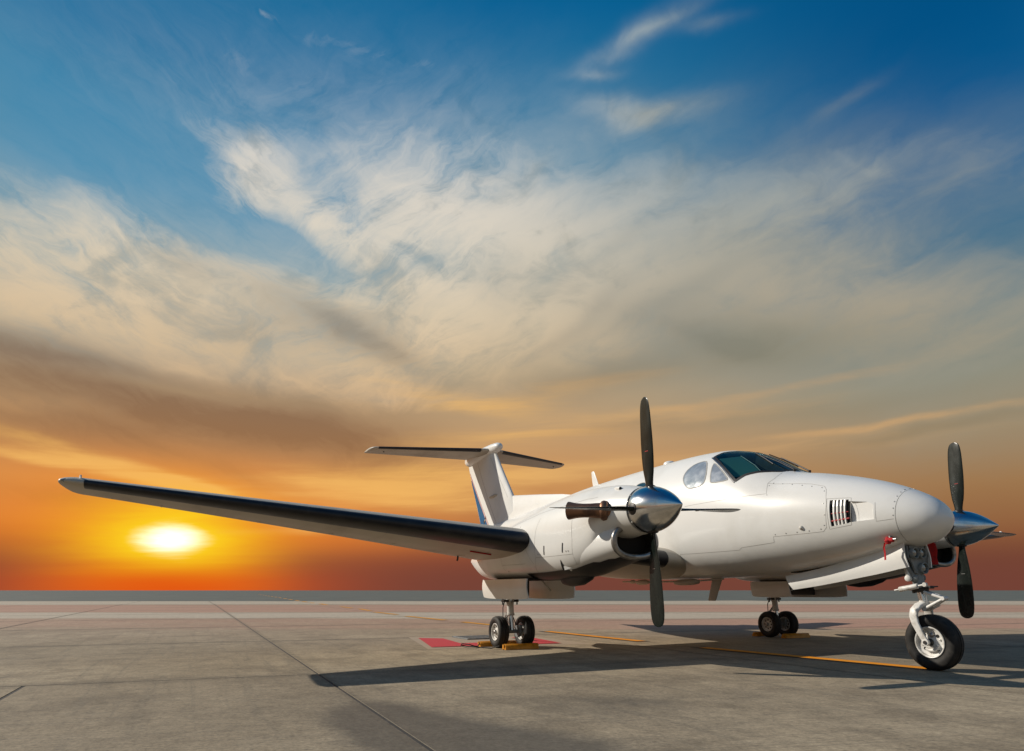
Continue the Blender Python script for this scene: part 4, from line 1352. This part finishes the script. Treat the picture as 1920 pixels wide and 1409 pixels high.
part('fork', M_GEAR, ng, fork, 45)
part('axle', M_BLACK, ng, lambda bm: tube(bm, [(4.535, -0.15, 0.2815), (4.535, 0.15, 0.2815)], 0.018, 14))
part('piston', M_CHROME, ng, lambda bm: tube(bm, [(4.475, 0, 0.66), (4.445, 0, 0.82)], 0.040, 20))


def trunk(bm):
    tube(bm, [(4.452, 0, 0.79), (4.44, 0, 0.86), (4.43, 0, 0.93), (4.41, 0, 1.05), (4.37, 0, 1.25)], [0.052, 0.056, 0.060, 0.066, 0.07], 20)
    for sd in (-1, 1):
        tube(bm, [(4.43, sd * 0.05, 0.93), (4.41, sd * 0.09, 1.01), (4.36, sd * 0.13, 1.12), (4.33, sd * 0.15, 1.25)], [0.030, 0.028, 0.026, 0.026], 12)
        lathe(bm, [(0, 0.034), (0.02, 0.034), (0.03, 0.022)], (4.44, sd * 0.055, 0.935), (0.3, sd, 0), 14)
    tube(bm, [(4.40, -0.11, 0.93), (4.42, 0, 0.915), (4.40, 0.11, 0.93)], 0.026, 12)


part('strut', M_GREY, ng, trunk, 45)
part('drag_brace', M_GEAR, ng, lambda bm: (tube(bm, [(4.40, -0.10, 0.93), (4.385, -0.11, 1.05), (4.30, -0.12, 1.22)], [0.024, 0.022, 0.022], 12),
                                           tube(bm, [(4.40, 0.10, 0.93), (4.385, 0.11, 1.05), (4.30, 0.12, 1.22)], [0.024, 0.022, 0.022], 12),
                                           lathe(bm, [(0, 0.032), (0.03, 0.032), (0.036, 0.024)], (4.40, -0.10, 0.93), (0.2, -1, 0), 14)))


def collar(bm):
    lathe(bm, [(-0.03, 0.060), (-0.026, 0.078), (0.0, 0.082), (0.012, 0.074), (0.016, 0.055)], (4.446, 0, 0.815), (-0.1, 0, 1), 22)
    for t in (0.4, 1.3, 2.4, 3.4, 4.4, 5.5):
        tube(bm, [(4.446 + 0.072 * math.cos(t), 0.072 * math.sin(t), 0.775), (4.446 + 0.072 * math.cos(t), 0.072 * math.sin(t), 0.845)], 0.009, 8)
    box(bm, (4.52, 0.02, 0.838), (0.09, 0.07, 0.03), None, 0.006)
    tube(bm, [(4.50, -0.06, 0.835), (4.60, 0.06, 0.845)], [0.012, 0.006], 8)


part('steering_collar', M_BLACK, ng, collar)


def damper(bm):
    a, b = Vector((4.30, -0.125, 0.815)), Vector((4.50, -0.115, 0.85))
    tube(bm, [a, a.lerp(b, 0.03), a.lerp(b, 0.97), b], [0.024, 0.027, 0.027, 0.024], 18)
    tube(bm, [a + (a - b) * 0.28, a], 0.0085, 10)
    tube(bm, [b, b + (b - a) * 0.35], 0.010, 10)
    lathe(bm, [(-0.015, 0.022), (0.015, 0.022)], b + (b - a) * 0.38, (0, 1, 0), 14)


part('shimmy_damper', M_GEAR, ng, damper)


def scissor(bm):
    for d in (-0.035, 0.035):
        tube(bm, [(4.50, d, 0.79), (4.695, d * 0.5, 0.725)], [0.017, 0.014], 10)
        tube(bm, [(4.695, d * 0.5, 0.722), (4.50, d, 0.615)], [0.015, 0.021], 10)
    tube(bm, [(4.695, -0.038, 0.724), (4.695, 0.038, 0.724)], 0.020, 12)
    tube(bm, [(4.50, -0.058, 0.613), (4.50, 0.058, 0.613)], 0.022, 12)
    tube(bm, [(4.55, 0.0, 0.61), (4.64, 0.0, 0.655)], 0.008, 8)


part('torque_link', M_GEAR, ng, scissor)


# light bracket with three landing lights
def bracket(bm):
    out = [(-0.17, 1.27), (-0.17, 1.14), (-0.12, 1.08), (-0.08, 0.985), (0.02, 0.955), (0.065, 0.99), (0.10, 1.06), (0.135, 1.12), (0.135, 1.27)]
    prism(bm, [(4.475, y, z) for y, z in out], (-0.02, 0, 0))
    prism(bm, [(4.475, 0.135, 1.12), (4.475, 0.135, 1.27), (4.30, 0.15, 1.27), (4.34, 0.15, 1.10)], (0, -0.015, 0))
    prism(bm, [(4.475, -0.17, 1.14), (4.475, -0.17, 1.27), (4.30, -0.16, 1.27), (4.36, -0.16, 1.14)], (0, 0.015, 0))
    tube(bm, [(4.48, 0.10, 1.27), (4.50, 0.105, 1.18), (4.49, 0.10, 1.06)], 0.012, 8)


part('light_bracket', M_GREY, ng, bracket)
for y, z, r in ((-0.115, 1.19, 0.058), (0.005, 1.19, 0.055), (0.01, 1.035, 0.060)):
    L = part('landing_light', M_GREY, ng, lambda bm: lathe(bm, [(-0.05, r * 0.5), (-0.02, r * 0.92), (0.02, r), (0.032, r), (0.034, r * 0.86), (0.012, r * 0.80), (0.012, 0.001)], (4.485, y, z), (1, 0, 0), 28))
    part('lens', M_LAMP, L, lambda bm: lathe(bm, [(0.013, r * 0.80), (0.019, r * 0.6), (0.024, r * 0.3), (0.026, 0.001)], (4.485, y, z), (1, 0, 0), 24), 80)

# nose gear doors
for s in (-1, 1):
    def door(bm):
        top = pchip([(2.83, 0.978), (3.30, 1.05), (3.83, 1.155), (4.20, 1.235), (4.45, 1.30)])
        bot = pchip([(2.83, 0.800), (3.30, 0.855), (3.83, 0.935), (4.20, 0.995), (4.45, 1.045)])
        rows = []
        for i in range(15):
            f = i / 14
            xt = 2.83 + (4.44 - 2.83) * f
            xb = 2.94 + (4.475 - 2.94) * f
            zt, zb = top(xt), bot(xb)
            rows.append([(xt + (xb - xt) * k / 5, s * (0.19 + 0.02 * math.sin(PI * k / 5)), zt + (zb - zt) * k / 5) for k in range(6)])
        plate(bm, rows, (0, -s * 0.014, 0))
    part('nose_gear_door', M_WHITE, plane, door, 50)
part('nose_well_shade', M_SHADE, fus, lambda bm: loft(bm, [[(x, -0.165, F_ZB(x) + 0.012), (x, 0.165, F_ZB(x) + 0.012), (x, 0.165, F_ZB(x) - 0.004), (x, -0.165, F_ZB(x) - 0.004)] for x in [2.9 + 0.1 * i for i in range(16)]]))  # black strip on the belly, painted shade in place of an open bay


# ------------------------------------------------------------------ things standing by the airplane
def chock(name, c, L, label, yaw=0.0):
    """Wheel chock: low bar of trapezoid section lying along y."""
    def f(bm):
        rings = []
        for y, k in ((-L / 2, 0.86), (-L / 2 + 0.012, 1), (L / 2 - 0.012, 1), (L / 2, 0.86)):
            rings.append([(x * k, y, max(0.0, z * k)) for x, z in ((-0.065, 0), (-0.06, 0.035), (-0.020, 0.074), (0.020, 0.074), (0.06, 0.035), (0.065, 0))])
        loft(bm, rings)
        lathe(bm, [(-0.012, 0.022), (0.012, 0.022)], (0, -L / 2 - 0.004, 0.05), (0, 1, 0), 10)
        lathe(bm, [(-0.012, 0.022), (0.012, 0.022)], (0, L / 2 + 0.004, 0.05), (0, 1, 0), 10)
    o = part(name, M_YELLOW, None, f)
    o.location = c
    o.rotation_euler.z = yaw
    return tag(o, label, 'wheel chock', 'yellow chocks at the main wheels')


chock('wheel_chock', (0.335, -2.64, 0.002), 0.52, 'long yellow chock in front of the near pair of main wheels', 0.03)
chock('wheel_chock', (-0.30, -2.70, 0.002), 0.58, 'yellow chock behind the near pair of main wheels, black cord beside it', -0.04)
chock('wheel_chock', (0.33, 2.66, 0.002), 0.56, 'yellow chock in shade in front of the far pair of main wheels', -0.02)
chock('wheel_chock', (-0.31, 2.62, 0.002), 0.56, 'yellow chock in shade behind the far pair of main wheels', 0.03)
cord = part('chock_cord', M_ROPE, None, lambda bm: tube(bm, [(-0.28, -3.0, 0.05), (-0.24, -3.04, 0.012), (-0.12, -3.10, 0.014), (-0.10, -3.22, 0.05), (-0.2, -3.30, 0.06), (-0.32, -3.27, 0.03), (-0.30, -3.18, 0.012), (-0.10, -3.06, 0.010), (0.12, -2.99, 0.010), (0.30, -2.95, 0.05)], 0.0075, 8))
tag(cord, 'loose black cord looped on the concrete beside the near main wheels', 'cord')


def streamer(pts, w):
    def f(bm):
        rows = []
        for i, p in enumerate(pts):
            p = Vector(p)
            k = 0.5 if 0 < i < len(pts) - 1 else 0.45
            rows.append([p + Vector((-w * k, 0.003 * math.sin(i * 1.7), 0)), p + Vector((0, 0.012 * math.sin(i * 1.1 + 1), 0)), p + Vector((w * k, 0.004 * math.cos(i * 1.3), 0))])
        plate(bm, rows, (0, 0.004, 0))
    return f


for s, lab in ((-1, 'small red pitot cover with narrow hanging ribbon on the near side of the nose'), (1, 'red pitot cover with broad dark red streamer behind the nose gear lights')):
    r = tag(empty('pitot_cover', (4.38, s * 0.325, 1.33)), lab, 'pitot cover', 'red pitot covers under the nose')
    o = part('cover_bag', M_REDCLOTH, r, lambda bm: (lathe(bm, [(0, 0.012), (0.01, 0.024), (0.05, 0.027), (0.085, 0.022), (0.095, 0.006)], (-0.04, 0, 0.0), (1, 0, -0.05), 14),
                                                     lathe(bm, [(0, 0.014), (0.04, 0.038), (0.075, 0.02)], (-0.02, 0, 0.03), (0.1, 0, -1), 12)))
    if s < 0:
        o = part('ribbon', M_REDCLOTH, r, streamer([(-0.05, -0.01, -0.03), (-0.065, -0.012, -0.08), (-0.055, -0.012, -0.14), (-0.06, -0.01, -0.21)], 0.022))
    else:
        o = part('ribbon', M_REDCLOTH, r, streamer([(0.02, 0, -0.02), (0.025, 0.01, -0.10), (0.02, 0, -0.18), (0.03, 0.012, -0.25)], 0.10))

# ------------------------------------------------------------------ the apron
LD = Vector((1.0, -0.0305)).normalized()
TD = Vector((0.10, 0.995)).normalized()
ORG = Vector((2.10, -5.735))           # where the near cross joint meets the long joint beside the wing tip
_det = LD.x * TD.y - LD.y * TD.x
LDX = (TD.y / _det, -TD.x / _det)      # coordinates along and across the joint grid
TDX = (-LD.y / _det, LD.x / _det)
JOFF = (ORG.x * LDX[0] + ORG.y * LDX[1], ORG.x * TDX[0] + ORG.y * TDX[1])


def ground_mat(name, kind):
    m, g, b = mat(name, (0.3, 0.28, 0.25), 0.85, spec=0.25)
    geo = g.n.new('ShaderNodeNewGeometry')
    pos = geo.outputs['Position']
    x, y, z = g.xyz(pos)
    oi = g.n.new('ShaderNodeObjectInfo')
    big = g.noise(pos, 0.22, 6.0, 0.6, 0.3)
    midn = g.noise(pos, 1.4, 8.0, 0.65, 0.2)
    fine = g.noise(pos, 13.0, 7.0, 0.75)
    grit = g.noise(pos, 160.0, 3.0, 0.7)
    # broom marks run across the slab, tyre and drag marks along it
    ba, bb = g.rot(x, y, 76, 0.7, 24.0)
    broom = g.noise(g.vec(ba, bb, 0), 1.0, 5.0, 0.7)
    bc, bd = g.rot(x, y, -1.8, 0.35, 7.0)
    drag = g.noise(g.vec(bc, bd, 3), 1.0, 6.0, 0.65, 0.3)
    if kind == 'asphalt':
        c = g.mix(g.mapr(big, 0.35, 0.65), (0.092, 0.108, 0.100, 1), (0.125, 0.142, 0.128, 1))
        c = g.mix(g.mapr(midn, 0.4, 0.7, 0, 0.5), c, (0.10, 0.105, 0.10, 1))
        g.l.new(c, b.inputs['Base Color'])
        return m
    c = g.mix(g.mapr(big, 0.34, 0.66), (0.295, 0.234, 0.155, 1), (0.405, 0.328, 0.224, 1))
    c = g.mix(g.mapr(midn, 0.42, 0.66, 0.0, 0.65), c, (0.170, 0.134, 0.090, 1))
    if kind == 'slab':
        c = g.mix(g.mul(g.sub(oi.outputs['Random'], 0.3), 0.35), c, (0.19, 0.158, 0.115, 1))
    # oil and rubber stains
    st = g.noise(g.vec(g.mul(x, 0.75), g.mul(y, 0.75), 5.0), 1.0, 10.0, 0.70, 0.4)
    reg = None
    for px, py, rx, ry, am in ((4.9, -5.80, 0.95, 0.36, 1.5), (5.75, -5.45, 0.6, 0.45, 1.1), (5.0, -4.3, 1.2, 0.6, 0.48), (6.3, -5.5, 0.6, 0.8, 0.30), (4.4, -6.9, 0.8, 0.35, 0.22), (6.3, -3.2, 1.6, 0.7, 0.26), (4.9, -2.9, 1.3, 0.4, 0.18), (-1.0, -9.0, 2.0, 0.6, 0.22), (-4.5, -5.2, 2.4, 0.5, 0.2)):
        e = g.mul(g.math('EXPONENT', g.mul(g.add(g.math('POWER', g.math('DIVIDE', g.sub(x, px), rx), 2.0), g.math('POWER', g.math('DIVIDE', g.sub(y, py), ry), 2.0)), -1.0)), am)
        reg = e if reg is None else g.add(reg, e)
    stain = g.mapr(g.add(reg, g.mul(g.sub(st, 0.5), 1.7)), 0.14, 0.85)
    c = g.mix(g.mul(stain, 0.85), c, (0.092, 0.082, 0.066, 1))
    c = g.mix(g.mapr(drag, 0.50, 0.74, 0.0, 0.50), c, (0.15, 0.13, 0.098, 1))
    c = g.mix(g.mapr(broom, 0.48, 0.68, 0.0, 0.55), c, (0.165, 0.14, 0.105, 1))
    c = g.mix(g.mapr(fine, 0.54, 0.70, 0.0, 0.60), c, (0.13, 0.112, 0.085, 1))
    c = g.mix(g.mapr(fine, 0.36, 0.22, 0.0, 0.45), c, (0.50, 0.44, 0.34, 1))
    c = g.mix(g.mapr(grit, 0.58, 0.72, 0.0, 0.65), c, (0.09, 0.078, 0.06, 1))
    # faded pink surfacing far out, in strips across the apron (distance measured along its own grid)
    d = g.add(g.add(g.mul(g.sub(x, 9.25), math.cos(2.70)), g.mul(g.sub(y, -7.12), math.sin(2.70))), g.mul(g.sub(g.noise(pos, 0.12, 4.0), 0.5), 2.6))
    lat = g.add(g.mul(g.sub(x, 9.25), math.sin(2.70)), g.mul(g.sub(y, -7.12), -math.cos(2.70)))
    ed = g.noise(g.vec(g.mul(lat, 0.05), g.mul(d, 0.5), 0), 1.0, 5.0, 0.6)
    dw = g.add(d, g.mul(g.sub(ed, 0.5), 3.0))
    band1 = g.mul(g.mapr(dw, 14.4, 16.2), g.mapr(dw, 21.2, 19.8))
    band2 = g.mul(g.mapr(dw, 26.0, 27.5), g.mapr(dw, 40.5, 38.5))
    right = g.mapr(lat, -2.0, 9.0, 0.55, 1.0)
    pink = g.mul(g.add(g.mul(band1, right), band2), g.mapr(ed, 0.25, 0.6, 0.62, 1.0))
    c = g.mix(g.mul(pink, 0.85), c, (0.45, 0.235, 0.170, 1))
    warm_tint = g.mapr(d, 9.0, 16.0, 0.0, 0.30)  # concrete's own colour turns warmer and pinker farther out
    c = g.mix(warm_tint, c, (0.36, 0.255, 0.19, 1))
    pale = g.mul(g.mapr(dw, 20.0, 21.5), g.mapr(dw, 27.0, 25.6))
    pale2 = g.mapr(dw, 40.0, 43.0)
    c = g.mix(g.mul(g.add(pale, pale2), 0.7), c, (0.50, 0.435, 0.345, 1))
    # grime gathered along the joints
    ju = g.add(g.mul(x, LDX[0]), g.mul(y, LDX[1]))
    jv = g.add(g.mul(x, TDX[0]), g.mul(y, TDX[1]))
    jn = g.mul(g.sub(g.noise(pos, 2.2, 6.0, 0.7), 0.5), 0.5)
    jd = None
    for coord, off, per, wd in ((ju, JOFF[0], 4.95, 0.30), (jv, JOFF[1], 4.88, 0.10)):
        t = g.math('PINGPONG', g.sub(coord, off), per / 2)
        w_ = g.mapr(g.add(t, g.mul(jn, wd / 0.3)), wd, 0.02)
        jd = w_ if jd is None else g.math('MAXIMUM', jd, w_)
    c = g.mix(g.mul(jd, 0.42), c, (0.125, 0.105, 0.078, 1))
    sp1 = g.noise(pos, 34.0, 4.0, 0.8)
    sp2 = g.noise(pos, 7.0, 6.0, 0.72)
    gain = g.mul(g.mapr(sp1, 0.30, 0.70, 0.66, 1.34, False), g.mapr(sp2, 0.30, 0.70, 0.80, 1.20, False))
    c = g.mix(1.0, c, g.vec(gain, gain, gain), 'MULTIPLY')
    spots = g.noise(pos, 5.5, 2.0, 0.5)
    c = g.mix(g.mapr(spots, 0.735, 0.78, 0.0, 0.7), c, (0.075, 0.065, 0.05, 1))
    g.l.new(c, b.inputs['Base Color'])
    g.l.new(g.mapr(stain, 0, 1, 0.85, 0.6, False), b.inputs['Roughness'])
    bn = g.n.new('ShaderNodeBump')
    bn.inputs['Strength'].default_value = 0.7
    bn.inputs['Distance'].default_value = 0.0025
    g.l.new(g.add(g.mul(broom, 0.6), g.add(g.mul(fine, 0.5), g.mul(grit, 0.3))), bn.inputs['Height'])
    g.l.new(bn.outputs[0], b.inputs['Normal'])
    return m


M_SLAB = ground_mat('weathered_concrete', 'slab')
M_FARC = ground_mat('distant_concrete', 'far')
M_ASPH = ground_mat('runway_asphalt', 'asphalt')
M_JOINT = worn('joint_sealant', (0.028, 0.025, 0.022), (0.06, 0.05, 0.042), 6.0, 0.8)


def sheet(name, poly, z, m, kind='structure', parent=None):
    bm = bmesh.new()
    bm.faces.new([bm.verts.new((px, py, z)) for px, py in poly])
    o = finish(name, bm, m, parent, smooth=False, recalc=False)
    if o.data.polygons[0].normal.z < 0:
        o.data.flip_normals()
    if kind:
        o['kind'] = kind
    return o


apron = sheet('apron', [(-4000, -4000), (4000, -4000), (4000, 4000), (-4000, 4000)], -0.030, M_FARC)
FW2 = Vector((math.cos(2.70), math.sin(2.70)))
RT2 = Vector((math.sin(2.70), -math.cos(2.70)))
C2 = Vector((9.25, -7.12))
q = lambda d, l: tuple(C2 + FW2 * d + RT2 * l)
sheet('runway', [q(53.0, -3500), q(58.0, 3500), q(4200, 3500), q(4200, -3500)], -0.026, M_ASPH)

# slabs: long joints 4.9 m apart run along the apron, cross joints lie a little off square
PL, PT = 4.95, 4.88
rows_x = range(-8, 3)
rows_y = range(-3, 8)
cor = [ORG + LD * (PL * a) + TD * (PT * b) for a, b in ((rows_x[0], rows_y[0]), (rows_x[-1] + 1, rows_y[0]), (rows_x[-1] + 1, rows_y[-1] + 1), (rows_x[0], rows_y[-1] + 1))]
sheet('joint_bed', [tuple(c) for c in cor], -0.004, M_JOINT, 'structure')
slab_cache = {}
for j in rows_y:
    gap_l = 0.030 if j in (0, -1, 1) else 0.024
    for i in rows_x:
        gx = 0.016
        a0, a1 = gx / 2, PL - gx / 2
        b0, b1 = gap_l / 2, PT - 0.010
        parts_ = [(b0, b1)] if not (j == -1 and i >= 0) else [(b0, PT / 2 - 0.012), (PT / 2 + 0.018, b1)]
        for b0_, b1_ in parts_:
            key = (b0_, b1_)
            if key not in slab_cache:
                bm = bmesh.new()
                cs = [LD * a + TD * b for a, b in ((a0, b0_), (a1, b0_), (a1, b1_), (a0, b1_))]
                cen = sum(cs, Vector((0, 0))) / 4
                inn = [c + (cen - c).normalized() * 0.0025 for c in cs]
                vb = [bm.verts.new((c.x, c.y, -0.02)) for c in cs]
                vm = [bm.verts.new((c.x, c.y, -0.002)) for c in cs]
                vt = [bm.verts.new((c.x, c.y, 0.0)) for c in inn]
                for A_, B_ in ((vb, vm), (vm, vt)):
                    for k in range(4):
                        bm.faces.new((A_[k], A_[(k + 1) % 4], B_[(k + 1) % 4], B_[k]))
                bm.faces.new(vt)
                bmesh.ops.recalc_face_normals(bm, faces=bm.faces)
                me = bpy.data.meshes.new('slab')
                bm.to_mesh(me)
                bm.free()
                if me.polygons[-1].normal.z < 0: me.flip_normals()
                me.materials.append(M_SLAB)
                slab_cache[key] = me
            o = bpy.data.objects.new('slab', slab_cache[key])
            COL.objects.link(o)
            p = ORG + LD * (PL * i) + TD * (PT * j)
            o.location = (p.x, p.y, 0.0)
            o.parent = apron

# ------------------------------------------------------------------ paint on the ground
def paint_mat(name, c, worn_to, amt):
    m, g, b = mat(name, c, 0.7, spec=0.3)
    geo = g.n.new('ShaderNodeNewGeometry')
    f = g.noise(geo.outputs['Position'], 3.0, 9.0, 0.7)
    f2 = g.noise(geo.outputs['Position'], 30.0, 5.0, 0.7)
    k = g.mapr(g.add(g.mul(f, 0.6), g.mul(f2, 0.4)), amt, amt + 0.16)
    g.l.new(g.mix(k, (*c, 1), (*worn_to, 1)), b.inputs['Base Color'])
    return m


M_LINE = paint_mat('yellow_line_paint', (0.74, 0.27, 0.006), (0.42, 0.24, 0.09), 0.60)
M_LINED = paint_mat('faded_yellow_paint', (0.66, 0.28, 0.02), (0.40, 0.28, 0.16), 0.56)
M_LEDGE = paint_mat('line_border_paint', (0.05, 0.048, 0.045), (0.2, 0.18, 0.15), 0.60)
M_REDP = paint_mat('red_box_paint', (0.50, 0.040, 0.055), (0.40, 0.19, 0.16), 0.58)


def dash(a, b, w, z, m, name, border=True):
    a, b = Vector(a), Vector(b)
    d = (b - a).normalized()
    n = Vector((-d.y, d.x))
    if border:
        k = w / 2 + 0.05
        sheet('line_border', [tuple(a - d * 0.12 + n * k), tuple(b + d * 0.05 + n * k), tuple(b + d * 0.05 - n * k), tuple(a - d * 0.12 - n * k)], z, M_LEDGE, 'structure')
    sheet(name, [tuple(a + n * w / 2), tuple(b + n * w / 2), tuple(b - n * w / 2), tuple(a - n * w / 2)], z + 0.004, m, 'structure')


dash((1.30, -0.235), (4.45, 0.06), 0.19, 0.004, M_LINE, 'taxi_line')
dash((-3.15, -0.30), (-0.12, -0.25), 0.18, 0.004, M_LINE, 'taxi_line')
for a, b in (((-7.75, -0.24), (-5.2, -0.2)), ((-12.3, -0.30), (-9.0, -0.25)), ((-16.9, -0.1), (-13.9, -0.13)), ((-21.6, 0.50), (-18.6, 0.2)), ((-26.2, 0.70), (-23.2, 0.55))):
    dash(a, b, 0.20, 0.004, M_LINED, 'taxi_line', False)
for k in range(14):
    x0 = -31.0 - 5.2 * k - 0.25 * k * k
    f = lambda x: 0.9 + (-(x) - 30) * 0.078
    dash((x0 - 3.4 - 0.1 * k, f(x0 - 3.4 - 0.1 * k)), (x0, f(x0)), 0.26, -0.022 if k > 0 else 0.004, M_LINED, 'taxi_line', False)

# red box round the drain, open towards the runway
M_PALE = paint_mat('worn_pale_paint', (0.36, 0.285, 0.21), (0.31, 0.25, 0.18), 0.5)
sheet('marking_border', [(-2.75, -3.28), (-0.22, -3.80), (-0.05, -1.25), (-2.0, -1.2)], 0.001, M_PALE)
sheet('red_marking', [(-2.45, -3.20), (-0.46, -3.66), (-0.62, -3.05), (-2.15, -2.86)], 0.004, M_REDP)
sheet('red_marking', [(-0.458, -3.659), (-0.30, -1.62), (-0.86, -1.72), (-0.985, -3.0)], 0.008, M_REDP)
sheet('red_marking', [(-0.302, -1.615), (-1.9, -1.42), (-1.75, -1.78), (-0.863, -1.73)], 0.012, M_REDP)

# cast iron drain cover: frame and bars
dr = tag(empty('drain_grate', (-2.05, -2.25, 0.004)), 'dark iron drain grate in the concrete behind the near main wheels', 'drain grate')
part('frame', M_GREY, dr, lambda bm: [box(bm, c, s_) for c, s_ in (((0, -0.33, 0.008), (0.72, 0.05, 0.016)), ((0, 0.33, 0.008), (0.72, 0.05, 0.016)), ((-0.335, 0, 0.009), (0.05, 0.61, 0.016)), ((0.335, 0, 0.009), (0.05, 0.61, 0.016)))])
part('pit', M_SHADE, dr, lambda bm: box(bm, (0, 0, 0.001), (0.62, 0.61, 0.002)))
bm = bmesh.new()
box(bm, (0, 0, 0.008), (0.022, 0.61, 0.012))
first = finish('bar', bm, M_GREY, dr)
for k in range(12):
    o = first if k == 0 else first.copy()
    if k:
        COL.objects.link(o)
        o.parent = dr
    o.location = (-0.27 + 0.049 * k, 0, 0)
